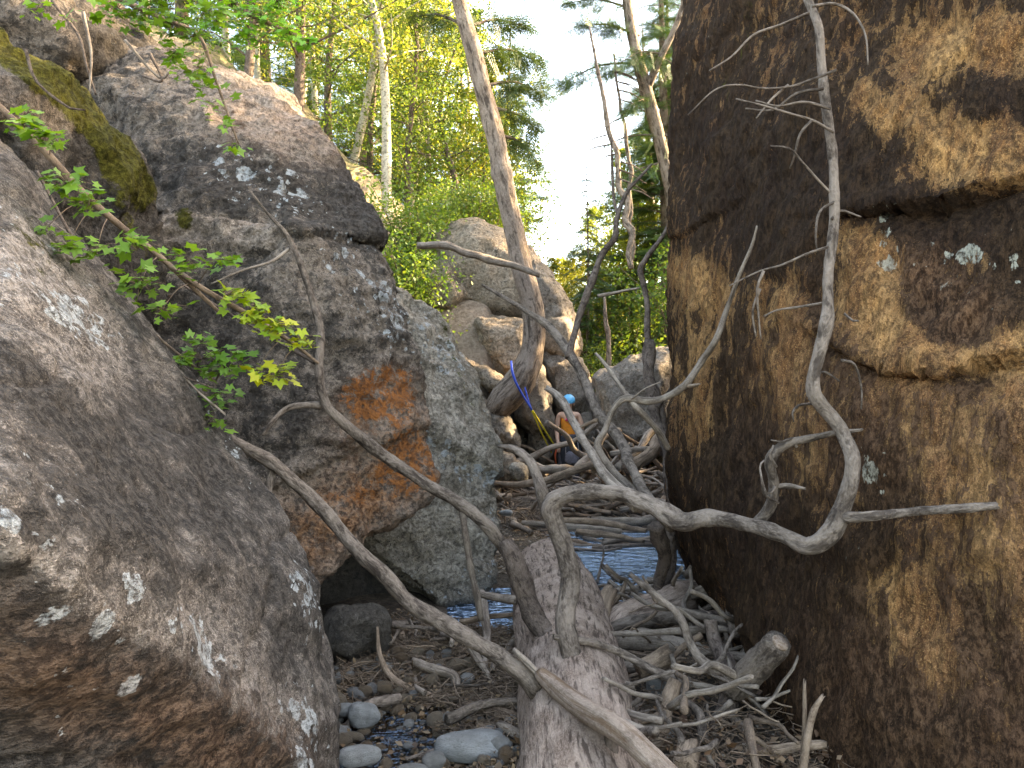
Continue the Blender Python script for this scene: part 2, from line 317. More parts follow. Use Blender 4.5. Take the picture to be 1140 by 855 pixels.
# slab behind
boulder('rock_slab', [HP((437, 314, 7.0), (455, 322, 7.1), (492, 352, 7.2), (508, 395, 7.1), (524, 432, 7.0), (549, 490, 6.8), (556, 560, 6.5), (546, 640, 6.2), (530, 665, 6.1), (498, 672, 5.95), (470, 660, 5.9), (400, 600, 5.9), (470, 480, 6.2), (478, 540, 6.15), (440, 400, 6.5), (400, 330, 7.4), (440, 330, 8.6), (500, 400, 8.6), (530, 500, 8.), (540, 640, 7.4), (380, 640, 7.6))],
    .028, M['slab'], 'pale leaning rock slab standing between the big boulder and the creek', 'boulder', amp=(.06, .035, .012), freq=(1.2, 3., 10), smooth=3, seed=12, cracks=1.,
    ledges=[([(470, 478), (510, 500), (548, 528)], .03, .06, 40, 60)],
    masks=[('moss', [(490, 350), (512, 420), (530, 460)], 5, .55), ('pale', [(480, 500), (540, 530)], 18, .9), ('orange', [(470, 410)], 14, .8), ('orange', [(500, 660)], 14, .3), ('bare', [(500, 600), (520, 650)], 40, .5), ('dark', [(440, 600), (460, 640)], 30, .6), ('pale', [(460, 380), (500, 440)], 30, .5)])  # the 'dark' stroke paints the hollow's shade on the lower left
# right wall
boulder('boulder', [HP((782, -130, 6.3), (772, -20, 6.0), (757, 120, 5.7), (750, 220, 5.5), (750, 330, 5.35), (743, 450, 5.15), (745, 510, 5.05), (786, 575, 4.75), (822, 638, 4.5), (860, 718, 4.15), (864, 800, 3.8), (880, 860, 3.35), (892, 920, 3.1), (1000, 1080, 2.6), (1400, 1300, 2.2), (905, -50, 4.3), (925, 200, 3.75), (935, 330, 3.55), (930, 480, 3.45), (950, 600, 3.35),
    (960, 780, 3.4), (1000, 1000, 3.1), (1140, -50, 3.3), (1140, 150, 3.1), (1150, 400, 2.8), (1150, 600, 2.8), (1150, 860, 2.9), (1500, 0, 2.7), (1500, 500, 2.4), (1500, 1000, 2.6), (2400, 500, 2.2), (2000, -500, 2.2), (1100, -300, 4.2), (1200, 900, 5), (830, 560, 6.5)) + [np.array(p) for p in ((2.0, 9, -.3), (2.1, 9.2, 5), (4.5, 3, 5.4), (5.5, 9, 5.2), (5.5, 9, -.3), (6, 1, 4.5), (6, 1, -.3), (3.4, 5, 5.6), (2.4, 6, 5.4))]],  # unseen top and back of the wall are shaped to shade the gorge
    .024, M['right'], 'towering ochre rock wall streaked with dark brown crust on the right', amp=(.07, .028, .016), freq=(.9, 2.8, 13), smooth=4, seed=17, cracks=.8, aniso=(1, 1, .55),
    ledges=[([(930, 385), (960, 402), (1000, 416), (1060, 420), (1100, 408), (1160, 395)], .035, .07, 60, 14), ([(990, 236), (1050, 232), (1100, 214), (1180, 196)], .035, .09, 70, 24), ([(742, 262), (765, 262), (800, 240)], .02, .02, 40, 30)],
    masks=[('rust', [(950, 440), (1140, 500), (1140, 800), (1000, 760)], 110, .3), ('bare', [(780, 300), (775, 480)], 30, .22), ('bare', [(870, 330), (900, 560)], 30, .22), ('rust', [(1020, 300), (1080, 350)], 30, .4), ('bare', [(1040, 60), (1110, 50)], 34, .8), ('bare', [(1060, 170), (1130, 170)], 36, 1.), ('bare', [(960, 100), (985, 140)], 14, .5), ('bare', [(1010, 120)], 22, .6), ('bare', [(960, 340), (1010, 395)], 30, 1.), ('bare', [(1010, 395), (1110, 402)], 13, 1.), ('bare', [(960, 270), (990, 300)], 26, .8), ('bare', [(1130, 390), (1138, 430)], 24, 1.),
           ('bare', [(1060, 500), (1120, 600)], 60, .45), ('bare', [(990, 650), (1040, 740)], 36, .55), ('bare', [(780, 330), (790, 480)], 36, .12), ('bare', [(860, 330), (900, 520)], 32, .15), ('bare', [(760, 300), (800, 330)], 20, .4),
           ('dark', [(800, 150), (850, 260)], 45, .5), ('dark', [(1090, 90), (1140, 130)], 26, .6), ('dark', [(1000, 240), (1140, 250)], 24, 1.), ('dark', [(900, 180), (960, 220)], 36, .6), ('dark', [(830, 500), (850, 600)], 40, .5), ('dark', [(900, 760), (1140, 830)], 80, .3), ('dark', [(1020, 310), (1050, 380)], 24, .5),  # 'dark' along the upper ledge paints its shadow; the others are crust
           ('pale', [(985, 235), (1000, 300)], 20, .85), ('pale', [(1060, 290), (1120, 300)], 30, .7), ('pale', [(960, 500), (980, 560)], 20, .9), ('pale', [(950, 620)], 16, .8), ('moss', [(835, 5), (825, 60), (800, 120)], 18, .42), ('moss', [(950, 5), (975, 40)], 16, .4)])
# dark rock in the hollow
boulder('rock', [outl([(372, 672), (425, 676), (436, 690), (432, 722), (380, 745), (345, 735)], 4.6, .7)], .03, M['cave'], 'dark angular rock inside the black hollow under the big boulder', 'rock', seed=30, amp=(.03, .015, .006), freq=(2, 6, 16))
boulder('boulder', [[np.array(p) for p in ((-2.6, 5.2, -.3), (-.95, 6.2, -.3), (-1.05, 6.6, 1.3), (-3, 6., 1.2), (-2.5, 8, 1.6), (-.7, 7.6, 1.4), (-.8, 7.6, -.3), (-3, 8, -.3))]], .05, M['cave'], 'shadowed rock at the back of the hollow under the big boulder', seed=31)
# far boulders
far = [
 ([(478, 262), (500, 250), (530, 244), (562, 256), (590, 275), (606, 300), (610, 345), (590, 362), (540, 364), (500, 352), (478, 310)], 14.4, 2.0, 'far', 'pale tan boulder on the mound behind the curved pine trunk'),
 ([(592, 286), (612, 300), (634, 342), (646, 372), (640, 410), (600, 400), (586, 330)], 14.2, 1.8, 'fargrey', 'grey-brown boulder leaning right of the curved pine trunk'),
 ([(530, 356), (560, 352), (586, 352), (592, 400), (584, 428), (556, 424), (540, 392)], 13.3, 1., 'far', 'smooth sandy boulder set in the bare dirt slope'),
 ([(512, 396), (526, 400), (548, 414), (568, 430), (572, 438), (560, 440), (545, 436), (530, 418)], 12.3, .7, 'far', 'tilted capping slab over the small square cave'),
 ([(514, 432), (530, 436), (547, 458), (538, 464), (520, 452)], 12.2, .6, 'fargrey', 'flat slab forming the sill of the small square cave'),
 ([(538, 456), (562, 457), (568, 463), (580, 497), (572, 500), (552, 492), (541, 478)], 11.9, .8, 'fargrey', 'square-faced block below the cave sill'),
 ([(574, 436), (602, 404), (612, 440), (616, 470), (614, 492), (590, 482), (576, 470)], 12.8, 1.2, 'fargrey', 'brown boulder under the base of the curved pine trunk'),
 ([(600, 398), (622, 386), (648, 396), (660, 430), (664, 458), (640, 470), (618, 468), (610, 430)], 13.8, 1.4, 'fargrey', 'grey cracked boulder straight behind the climber'),
 ([(646, 462), (656, 460), (672, 500), (668, 518), (650, 514)], 13.4, .7, 'fargrey', 'lichen-grey leaning rock close beside the climber'),
 ([(660, 420), (700, 398), (738, 386), (752, 386), (752, 500), (700, 520), (672, 505), (668, 460)], 12.6, 2., 'fargrey', 'large sloping grey boulder beyond the right wall, cracked down its face'),
 ([(668, 434), (676, 432), (690, 456), (688, 466), (672, 470)], 12.2, .5, 'far', 'small pale wedge of rock against the sloping grey boulder'),
 ([(462, 300), (500, 286), (520, 330), (505, 352), (470, 350)], 14.0, 1.6, 'far', 'low tan ledge among the shrubs left of the tan boulder'),
 ([(590, 470), (612, 476), (618, 505), (606, 524), (586, 518)], 13.0, .9, 'fargrey', 'brown rock in the shade left of the climber at knee height'),
 ([(604, 340), (632, 352), (650, 390), (640, 404), (606, 396)], 13.9, 1.2, 'far', 'tan ledge just right of the curved pine trunk at branch height'),
 ([(550, 500), (572, 502), (584, 520), (586, 532), (560, 536), (548, 530)], 10.8, .6, 'far', 'yellow-stained rock at the water edge by the slab'),
 ([(570, 519), (584, 517), (590, 528), (584, 538), (574, 534)], 10.2, .3, 'slab', 'small blue-grey angular stone beside the yellow-stained rock'),
 ([(520, 462), (545, 478), (556, 520), (556, 560), (530, 560), (515, 500)], 11.2, 1.2, 'fargrey', 'brown rock wedged behind the pale slab'),
]
for k, (o_, d_, t_, m_, l_) in enumerate(far):
    small = (max(p[0] for p in o_) - min(p[0] for p in o_)) < 30
    boulder('boulder' if not small else 'rock', [outl(o_, d_, t_)], .035 if small else .05, M[m_], l_, 'boulder' if not small else 'rock', seed=40 + k, amp=(.03, .02, .008) if small else (.06, .022, .012), freq=(1.5, 4, 12), smooth=1, cracks=1.5)
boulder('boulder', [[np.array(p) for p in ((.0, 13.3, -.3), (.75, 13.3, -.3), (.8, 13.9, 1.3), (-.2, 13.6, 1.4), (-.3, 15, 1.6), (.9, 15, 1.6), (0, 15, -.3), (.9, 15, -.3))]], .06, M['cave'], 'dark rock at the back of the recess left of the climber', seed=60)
# ------------------------------------------------------------------ ground
def gh(x, y):
    x = np.asarray(x, float); y = np.asarray(y, float)
    p = np.stack([x, y, np.zeros_like(x)], -1).reshape(-1, 3)
    n1 = fbm(p * .9, 4, 3).reshape(x.shape); n2 = fbm(p * 5, 3, 8).reshape(x.shape)
    z = .02 + .03 * n1 + .012 * n2
    pool = np.exp(-(((x - 1.1) / .68) ** 4 + ((y - 8.2) / 2.0) ** 4)); z = z - .22 * pool
    sh_ = np.exp(-(((x + .05) / .45) ** 4 + ((y - 8.2) / 2.0) ** 4)); z = z - .01 * sh_
    z = z - .28 * np.exp(-(((x - 1.65) / .4) ** 2 + ((y - 6.0) / .9) ** 2))
    z = z - .075 * np.exp(-(((x + .45) / .4) ** 4 + ((y - 3.5) / .8) ** 4))
    z = z - .12 * np.exp(-(((x + .1) / .35) ** 2 + ((y - 6.1) / .8) ** 2))
    z = z + .10 * np.exp(-(((x - .95) / .35) ** 2 + ((y - 4.1) / 1.1) ** 2)) + .05 * np.exp(-(((x + .35) / .4) ** 2 + ((y - 4.9) / .4) ** 2))
    z = z + .14 * np.exp(-(((x - 1.) / 1.3) ** 4 + ((y - 11.3) / 1.15) ** 4)) * (1 + .8 * n1)
    dl = np.maximum(0, -2.1 - x + .4 * n1); dr = np.maximum(0, x - 2.6 + .4 * n1)
    bank = 6.5 * (1 - np.exp(-dl * .22)) + 6. * (1 - np.exp(-dr * .2)); z = z + bank * ss(y, -6, 1)
    z = z + 3.7 * ss(y, 11.0, 14.6) * ss(.3 - x, 0, .8) * (1 - .5 * ss(y, 16, 24))
    z = z + 1.6 * ss(y, 14, 18) + .10 * np.maximum(0, y - 18) * ss(200 - y, 0, 60) 
    z = z + ss(y, 14, 20) * .35 * n1
    return z
def axis(a0, a1, st, lo, hi, g=1.16):
    c = list(np.arange(a0, a1, st)); s = st
    while c[-1] < hi: s *= g; c.append(c[-1] + s)
    s = st
    while c[0] > lo: s *= g; c.insert(0, c[0] - s)
    return np.array(c)
xs = axis(-1.6, 2.6, .035, -300, 300); ys = axis(2.2, 14.5, .04, -60, 420)
X, Y = np.meshgrid(xs, ys); Z = gh(X, Y)
nx, ny = len(xs), len(ys); idx = np.arange(nx * ny).reshape(ny, nx)
fc = np.stack([idx[:-1, :-1], idx[:-1, 1:], idx[1:, 1:], idx[1:, :-1]], -1).reshape(-1, 4)
b = N('creek_ground'); tc = b.n('TexCoord').outputs['Object']; n1 = b.noise(tc, 1.6, 8, .65); n2 = b.noise(tc, 14, 8, .7); n3 = b.noise(tc, 70, 6, .7)
vo = b.n('TexVoronoi', {'Vector': tc, 'Scale': 42.}); 
col = b.mix(b.ramp(n1, .35, .65), (.05, .036, .026), (.115, .085, .06)); col = b.mix(b.ramp(n2, .3, .7), (.02, .014, .01), col)
col = b.mix(b.ma('MULTIPLY', b.ramp(n3, .5, .7), .6), col, (.19, .14, .1))
col = b.mix(b.ma('MULTIPLY', b.ramp(n1, .5, .6), .5), col, b.mix(b.n('SeparateXYZ', {0: vo.outputs['Color']}), (.05, .035, .025), (.2, .155, .115)))
sx = b.n('SeparateXYZ', {0: tc}); far_ = b.ramp(sx.outputs[1], 11.5, 14.)
col = b.mix(far_, col, b.mix(b.ramp(n2, .35, .65), (.2, .14, .1), (.36, .27, .2)))
col = b.mix(b.ma('MULTIPLY', b.ramp(b.ma('ADD', sx.outputs[1], b.ma('MULTIPLY', n1, 8.)), 19., 22.), .85), col, b.mix(b.ramp(n2, .3, .7), (.03, .045, .012), (.1, .11, .03)))
M['ground'] = finish(b, col, [(n2, .05), (vo.outputs['Distance'], .012), (n3, .015)], .75, .3)
g = link('ground', mesh_of('ground', np.stack([X, Y, Z], -1).reshape(-1, 3), fc, M['ground'])); props(g, kind='structure')
# ------------------------------------------------------------------ water
b = N('creek_water'); tc = b.n('TexCoord').outputs['Object']
wv = b.mapping(tc, (0, 0, R(20)), (.5, .85, .5)); na = b.noise(wv, 9, 3, .55, .6); nb = b.noise(wv, 34, 3, .6)
bp = b.n('Bump', {'Height': b.ma('ADD', na, b.ma('MULTIPLY', nb, .25)), 'Distance': .1, 'Strength': 1.})
gl = b.n('BsdfGlossy', {'Color': (.5, .72, 1), 'Roughness': .03, 'Normal': bp}); tr = b.n('BsdfTransparent', {'Color': (.5, .42, .3)})  # blue gloss tint puts the sky's reflected colour into the water
fr = b.n('Fresnel', {'IOR': 2.1, 'Normal': bp})
sy = b.n('SeparateXYZ', {0: tc}); refl_fade = b.ramp(sy.outputs[1], 4.2, 5.6)   # reflection weakened over the near shallows, full on the pool beyond
b.put(b.out.inputs[0], b.n('MixShader', {0: b.ma('MULTIPLY', b.ma('MULTIPLY_ADD', fr, 1.4, .22, clamp=True), b.n('MapRange', {0: refl_fade, 3: .22, 4: 1.}), clamp=True), 1: tr, 2: gl})); M['water'] = b.m
wx = np.linspace(-2.5, 3.2, 60); wy = np.linspace(1.5, 13.2, 120); X, Y = np.meshgrid(wx, wy); idx = np.arange(7200).reshape(120, 60)
fc = np.stack([idx[:-1, :-1], idx[:-1, 1:], idx[1:, 1:], idx[1:, :-1]], -1).reshape(-1, 4)
props(link('water', mesh_of('water', np.stack([X, Y, np.full_like(X, -.03)], -1).reshape(-1, 3), fc, M['water'])), kind='structure')
# ------------------------------------------------------------------ tubes
def catmull(pts, seg):
    pts = np.array(pts, float); p = np.vstack([2 * pts[0] - pts[1], pts, 2 * pts[-1] - pts[-2]]); out = []
    for i in range(1, len(p) - 2):
        L = np.linalg.norm(p[i + 1][:3] - p[i][:3]); k = max(1, int(L / seg))
        for t in np.arange(k) / k:
            a, b_, c, d = p[i - 1], p[i], p[i + 1], p[i + 2]
            out.append(.5 * (2 * b_ + (c - a) * t + (2 * a - 5 * b_ + 4 * c - d) * t * t + (3 * b_ - a - 3 * c + d) * t ** 3))
    out.append(p[-2]); return np.array(out)
def tube_data(pts, seg=.03, sides=12, bark=.06, wob=.0, seed=0, knots=0, jag=.0, bf=9.):
    """pts: (x,y,z,radius) rows -> verts, quads/tris, tc"""
    c = catmull(pts, seg); n = len(c); ctr = c[:, :3].copy(); rad = np.maximum(c[:, 3], .0008)
    if wob: ctr += wob * np.stack([noise(np.stack([np.arange(n) * seg * 3, np.full(n, seed + k * 7.7), np.zeros(n)], -1), 5) for k in range(3)], -1) * rad[:, None] * 2
    knots = min(knots, int(n * seg / .12))
    if knots:
        for _ in range(knots):
            k = RNG.integers(2, max(3, n - 2)); rad = rad * (1 + .1 * np.exp(-((np.arange(n) - k) * seg / (.6 * rad[k] + .01)) ** 2))
    T = np.gradient(ctr, axis=0) if n > 1 else np.array([[0, 0, 1.]]); T /= np.linalg.norm(T, axis=1)[:, None] + 1e-9
    ref = np.array([0, 0, 1.]) if abs(T[0][2]) < .9 else np.array([1., 0, 0])
    A = np.zeros_like(T); a = np.cross(T[0], ref); a /= np.linalg.norm(a)
    for i in range(n):
        a = a - T[i] * (a @ T[i]); a /= np.linalg.norm(a) + 1e-9; A[i] = a
    B = np.cross(T, A); th = np.linspace(0, 2 * math.pi, sides, endpoint=False)
    ln = np.concatenate([[0], np.cumsum(np.linalg.norm(np.diff(ctr, axis=0), axis=1))])
    ct, st = np.cos(th), np.sin(th)
    tc = np.stack([np.outer(rad, ct), np.outer(rad, st), np.repeat(ln[:, None], sides, 1)], -1)
    rr = rad[:, None] * np.ones(sides)
    if bark:
        q = tc.reshape(-1, 3) * np.array([bf, bf, bf * .45]) + seed * 3.1
        rr = rr * (1 + bark * fbm(q, 3, seed).reshape(n, sides) + bark * .8 * ridg(q * 2.3, 2, seed + 4).reshape(n, sides))
    V = ctr[:, None, :] + rr[..., None] * (ct[None, :, None] * A[:, None, :] + st[None, :, None] * B[:, None, :])
    if jag: V[-1] += T[-1] * (RNG.random(sides)[:, None] * jag); V[0] -= T[0] * (RNG.random(sides)[:, None] * jag * .5)
    V = V.reshape(-1, 3); tcf = tc.reshape(-1, 3)
    i = np.arange(n - 1)[:, None] * sides; j = np.arange(sides)[None, :]; j2 = (j + 1) % sides
    q = np.stack([i + j, i + j2, i + sides + j2, i + sides + j], -1).reshape(-1, 4)
    k0 = len(V); V = np.vstack([V, ctr[0], ctr[-1]]); tcf = np.vstack([tcf, [0, 0, 0], [0, 0, ln[-1]]])
    jj = np.arange(sides); j2 = (jj + 1) % sides
    c0 = np.stack([np.full(sides, k0), j2, jj, np.full(sides, k0)], -1); e = (n - 1) * sides
    c1 = np.stack([np.full(sides, k0 + 1), e + jj, e + j2, np.full(sides, k0 + 1)], -1)
    return V, [q.tolist(), c0[:, :3].tolist(), c1[:, :3].tolist()], tcf
class Bag:
    def __init__(s): s.V = []; s.F = []; s.T = []; s.n = 0
    def tube(s, pts, **k):
        V, fs, t = tube_data(pts, **k)
        for f in fs: s.F += [[a + s.n for a in q] for q in f]
        s.V.append(V); s.T.append(t); s.n += len(V); return s
    def mesh(s, name, mat, org=np.zeros(3)):
        return mesh_of(name, np.vstack(s.V) - org, s.F, mat, True, {'tc': np.vstack(s.T)})
LW = [1.]
def PX(rows, dz=0):
    """(px, py, depth, width in px) -> (x,y,z,radius)"""
    return [(*P(a, b_, d), LW[0] * wd * d / F / 2) for a, b_, d, wd in rows]
def stick(name, rows, mat, parent=None, world=False, label=None, cat=None, group=None, **k):
    pts = rows if world else PX(rows); org = np.array(pts[0][:3]) if parent is None else np.zeros(3)
    bg_ = Bag().tube(pts, **k)
    o = link(name, bg_.mesh(name, mat, org), parent, org if parent is None else None)
    if parent is not None:
        r = parent
        while r: o.location = o.location - r.location; r = r.parent
    return props(o, label, cat, group)
sid = [0]
def limb(rows, mat=None, parent=None, name='limb', **k):
    sid[0] += 1; d = dict(seg=.02, sides=16, bark=.13, wob=.7, bf=12., seed=sid[0], knots=6, jag=.01); d.update(k)
    return stick(name, rows, mat or M['limb'], parent, **d)
# --- the fallen tree: log with its limbs
lc = P(640, 870, 2.85); ft = empty('fallen_tree', (lc[0], lc[1], 0), 'big fallen tree with a shaggy pinkish-grey log and bare crooked limbs, centre foreground', 'fallen tree')
limb([(690, 1060, 2.35, 165), (658, 905, 2.9, 152), (644, 800, 3.5, 128), (632, 725, 4.25, 112), (620, 672, 5.0, 96), (610, 640, 5.8, 76), (609, 636, 6.0, 70)], M['log'], ft, 'log', seg=.02, sides=72, bark=.03, wob=.02, knots=0, jag=.05, bf=9.)
LW[0] = .76
limb([(228, 470, 3.75, 9), (262, 494, 3.7, 14), (300, 518, 3.65, 18), (350, 568, 3.6, 19), (400, 622, 3.55, 20), (470, 676, 3.5, 21), (540, 714, 3.45, 22), (585, 742, 3.4, 26), (612, 762, 3.4, 34)], None, ft)
limb([(305, 522, 3.65, 12), (300, 545, 3.62, 10), (297, 570, 3.6, 11)], None, ft, 'stub', seg=.015)
limb([(604, 752, 3.36, 20), (618, 763, 3.28, 27), (644, 784, 3.1, 32), (690, 815, 2.8, 34), (750, 868, 2.55, 34), (790, 905, 2.4, 30)], M['split'], ft, 'split_limb', bark=.06, wob=.15, knots=0)
L2 = limb([(280, 213, 4.0, 2), (300, 240, 4.0, 4), (318, 268, 4.0, 7), (338, 320, 4, 9), (352, 372, 4, 11), (357, 410, 4, 13), (362, 445, 4, 13), (376, 466, 4, 15), (440, 516, 4.1, 16), (500, 558, 4.15, 17), (565, 612, 4.15, 19)], M['limb'], ft, seed=31)
limb([(568, 608, 4.12, 22), (590, 650, 4.05, 27), (612, 695, 3.95, 29), (640, 745, 3.8, 36)], M['limbdark'], ft, jag=.03)
limb([(362, 453, 4, 10), (345, 452, 3.98, 8), (322, 454, 3.95, 8), (305, 466, 3.9, 7), (293, 482, 3.86, 5)], M['limb'], ft, 'stub', seg=.015)
limb([(356, 408, 4, 7), (330, 392, 4, 5), (300, 372, 4, 4), (250, 345, 3.9, 3), (205, 318, 3.8, 3)], M['limbdark'], ft, 'branch', seg=.02, sides=8)
limb([(320, 275, 4, 5), (300, 290, 3.95, 4), (270, 300, 3.9, 3), (236, 315, 3.85, 2)], M['grey'], ft, 'branch', seg=.02, sides=8)
LW[0] = .74
# the great crooked limb
L3 = limb([(655, 790, 3.5, 40), (648, 750, 3.55, 32), (636, 700, 3.65, 29), (622, 640, 3.75, 28), (610, 585, 3.8, 27), (605, 558, 3.8, 30), (618, 546, 3.78, 26), (645, 543, 3.72, 22), (680, 549, 3.65, 23), (715, 563, 3.55, 26), (748, 582, 3.45, 30), (778, 578, 3.35, 24), (830, 576, 3.2, 21), (868, 586, 3.08, 22), (905, 600, 2.95, 27), (932, 585, 2.9, 30), (945, 550, 2.9, 23), (946, 510, 2.92, 21), (932, 475, 2.98, 19), (912, 448, 3.0, 19), (904, 430, 3.0, 18), (914, 395, 3.0, 17), (924, 350, 3.0, 18), (926, 300, 3.02, 15), (933, 240, 3.05, 15), (932, 180, 3.1, 14), (927, 120, 3.12, 14), (920, 70, 3.15, 13), (905, 20, 3.2, 12), (880, -30, 3.3, 10)], M['limb'], ft, seg=.015, sides=24, knots=16, bark=.09)
limb([(940, 570, 2.9, 18), (970, 571, 2.85, 14), (1020, 573, 2.8, 13), (1070, 572, 2.72, 13), (1115, 566, 2.68, 10)], None, L3, 'branch')
limb([(838, 580, 3.2, 18), (856, 562, 3.18, 17), (864, 540, 3.15, 15), (862, 518, 3.12, 14), (876, 500, 3.1, 13), (905, 490, 3.08, 10), (932, 482, 3.02, 8), (958, 478, 2.98, 4)], None, L3, 'branch')
limb([(864, 540, 3.15, 8), (880, 539, 3.1, 7), (895, 543, 3.05, 4)], None, L3, 'branch', seg=.012)
limb([(612, 578, 3.8, 20), (604, 550, 3.8, 20), (597, 530, 3.85, 15), (588, 512, 3.9, 13), (572, 500, 3.95, 10), (556, 497, 4, 6)], None, L3, 'branch', wob=.15)
L4 = limb([(752, 590, 3.5, 18), (728, 558, 3.8, 17), (707, 530, 4.1, 15), (686, 494, 4.5, 15), (668, 460, 4.8, 15), (651, 425, 5.0, 14), (634, 392, 5.2, 13), (614, 364, 5.4, 11), (590, 348, 5.5, 8), (562, 336, 5.6, 6), (536, 319, 5.7, 4)], M['limb'], ft)
limb([(700, 556, 3.65, 20), (680, 536, 3.9, 14), (662, 508, 4.2, 12), (640, 476, 4.6, 12), (622, 450, 4.9, 11), (611, 434, 5.1, 9)], M['grey'], ft, jag=.03)
limb([(640, 476, 4.6, 4), (652, 470, 4.5, 5), (662, 466, 4.45, 6)], M['drift'], ft, 'stub', seg=.02)
L7 = limb([(636, 396, 5.2, 10), (646, 360, 5.3, 9), (660, 318, 5.4, 10), (672, 285, 5.5, 10), (686, 262, 5.5, 9), (688, 240, 5.55, 7), (700, 212, 5.6, 6), (714, 196, 5.6, 5), (726, 183, 5.7, 3)], M['limbdark'], ft, 'branch')
limb([(688, 244, 5.55, 5), (682, 220, 5.6, 4), (680, 190, 5.6, 4), (680, 155, 5.6, 2)], M['limbdark'], ft, 'branch', sides=8)
limb([(664, 330, 5.4, 5), (688, 326, 5.35, 4), (712, 322, 5.3, 3)], M['grey'], ft, 'branch', sides=8)
L9 = limb([(842, 252, 3.9, 3), (836, 275, 3.95, 5), (824, 310, 4.0, 6), (812, 345, 4.1, 7), (798, 380, 4.1, 8), (783, 403, 4.2, 9), (762, 431, 4.2, 10), (738, 446, 4.3, 10), (721, 450, 4.3, 11), (698, 447, 4.3, 10), (684, 461, 4.3, 9), (676, 482, 4.3, 10), (664, 500, 4.3, 12), (676, 522, 4.25, 13), (700, 545, 4.1, 14), (725, 568, 3.8, 15)], M['grey'], ft)
limb([(663, 395, 4.6, 4), (681, 415, 4.5, 6), (702, 441, 4.35, 7), (714, 455, 4.3, 8), (737, 480, 4.4, 9), (748, 500, 4.5, 9)], M['grey'], ft, 'branch')
limb([(762, 431, 4.2, 6), (772, 430, 4.15, 5), (778, 428, 4.1, 3)], M['drift'], ft, 'stub', seg=.012, sides=8)
limb([(704, 444, 4.3, 2.5), (718, 433, 4.25, 2.2), (735, 425, 4.2, 1.6)], M['grey'], ft, 'branch', seg=.02, sides=6)
# trunks beside the right wall
dk = limb([(720, 384, 6.2, 15), (728, 420, 6.0, 15), (738, 460, 5.8, 15), (746, 505, 5.7, 14), (747, 560, 5.7, 14), (742, 610, 5.7, 16), (738, 660, 5.7, 18)], M['limbdark'], None, 'snag', label='dark snapped-off dead trunk standing against the left edge of the ochre wall', cat='dead tree', sides=18)
limb([(735, 455, 5.8, 6), (752, 425, 5.8, 4)], M['limbdark'], dk, 'stub', seg=.02, sides=8)
limb([(752, 222, 7.4, 3), (742, 252, 7.3, 5), (724, 288, 7.2, 8), (715, 305, 7.2, 9), (719, 340, 7.1, 9), (721, 380, 7.0, 10), (730, 440, 6.9, 11), (742, 520, 6.8, 13), (750, 600, 6.6, 14)], M['limbdark'], None, 'snag', label='thin crooked dead tree curving up behind the snapped dark trunk', cat='dead tree', sides=12)
limb([(742, 590, 5.0, 22), (744, 620, 5.1, 18), (735, 650, 5.2, 16), (728, 670, 5.2, 14)], M['limbdark'], None, 'dead_limb', label='short dark limb dropping from the crooked limb to the second log', cat='branch')
LW[0] = 1.
# pole across the curved pine
limb([(462, 274, 11.0, 8), (490, 276, 11, 8), (520, 280, 11, 8), (550, 286, 11, 8), (578, 296, 11, 7), (602, 307, 11, 5)], M['grey'], None, 'bare_pole', label='bare silvery pole arching across the curved pine trunk', cat='branch', seg=.05, sides=10)
# second log and root mass
limb([(655, 730, 4.5, 36), (695, 702, 4.75, 40), (735, 680, 5.0, 42), (768, 662, 5.3, 34), (795, 645, 5.6, 22)], M['log'], None, 'log', label='shorter shaggy log lying at the pool edge right of the big fallen log', cat='log', seg=.03, sides=48, bark=.05, jag=.06, bf=7., wob=.4, knots=2)
# fine twigs around the crooked limb
tw = [[(931, 78), (905, 88), (880, 96), (850, 98), (820, 94), (795, 100), (766, 128)], [(880, 96), (862, 110), (842, 132)], [(928, 148), (905, 135), (880, 127), (850, 118), (818, 110)], [(925, 120), (895, 113), (865, 118), (840, 112)],
      [(905, 135), (892, 150), (885, 175), (880, 188)], [(915, 100), (885, 105), (860, 122), (830, 120)], [(902, 15), (870, 28), (840, 38), (815, 62), (790, 78)], [(906, 8), (930, 5), (950, 15), (963, 38), (966, 72)],
      [(928, 218), (915, 205), (895, 182), (880, 165), (858, 162)], [(930, 222), (912, 235), (908, 262), (910, 280)], [(922, 275), (900, 282), (870, 295), (845, 302), (812, 318)], [(850, 300), (843, 320), (845, 350), (848, 378)], [(846, 320), (838, 345), (842, 375)],
      [(918, 336), (895, 340), (865, 345), (850, 352)], [(940, 350), (950, 358), (956, 358)], [(905, 450), (890, 452), (883, 460), (884, 470)], [(862, 518), (855, 505), (860, 495)], [(862, 540), (852, 548), (845, 520), (850, 512)], [(938, 400), (952, 405), (960, 430), (960, 455)], [(925, 245), (935, 235), (958, 242)],
      [(885, 498), (880, 488), (870, 492), (858, 490)], [(866, 560), (850, 550), (848, 535)], [(905, 420), (918, 415), (935, 425)]]
l3w = np.array(ft.location)
for k, t in enumerate(tw):
    n = len(t); bg_ = Bag().tube([(*P(a, b_, 3.05 + .04 * math.sin(k + i)), (3.2 - 2.3 * i / n) * 3 / F / 2 + .0006) for i, (a, b_) in enumerate(t)], seg=.02, sides=6, bark=.05, wob=.6, seed=k)
    link('twig', bg_.mesh('twig', M['limb']), L3)
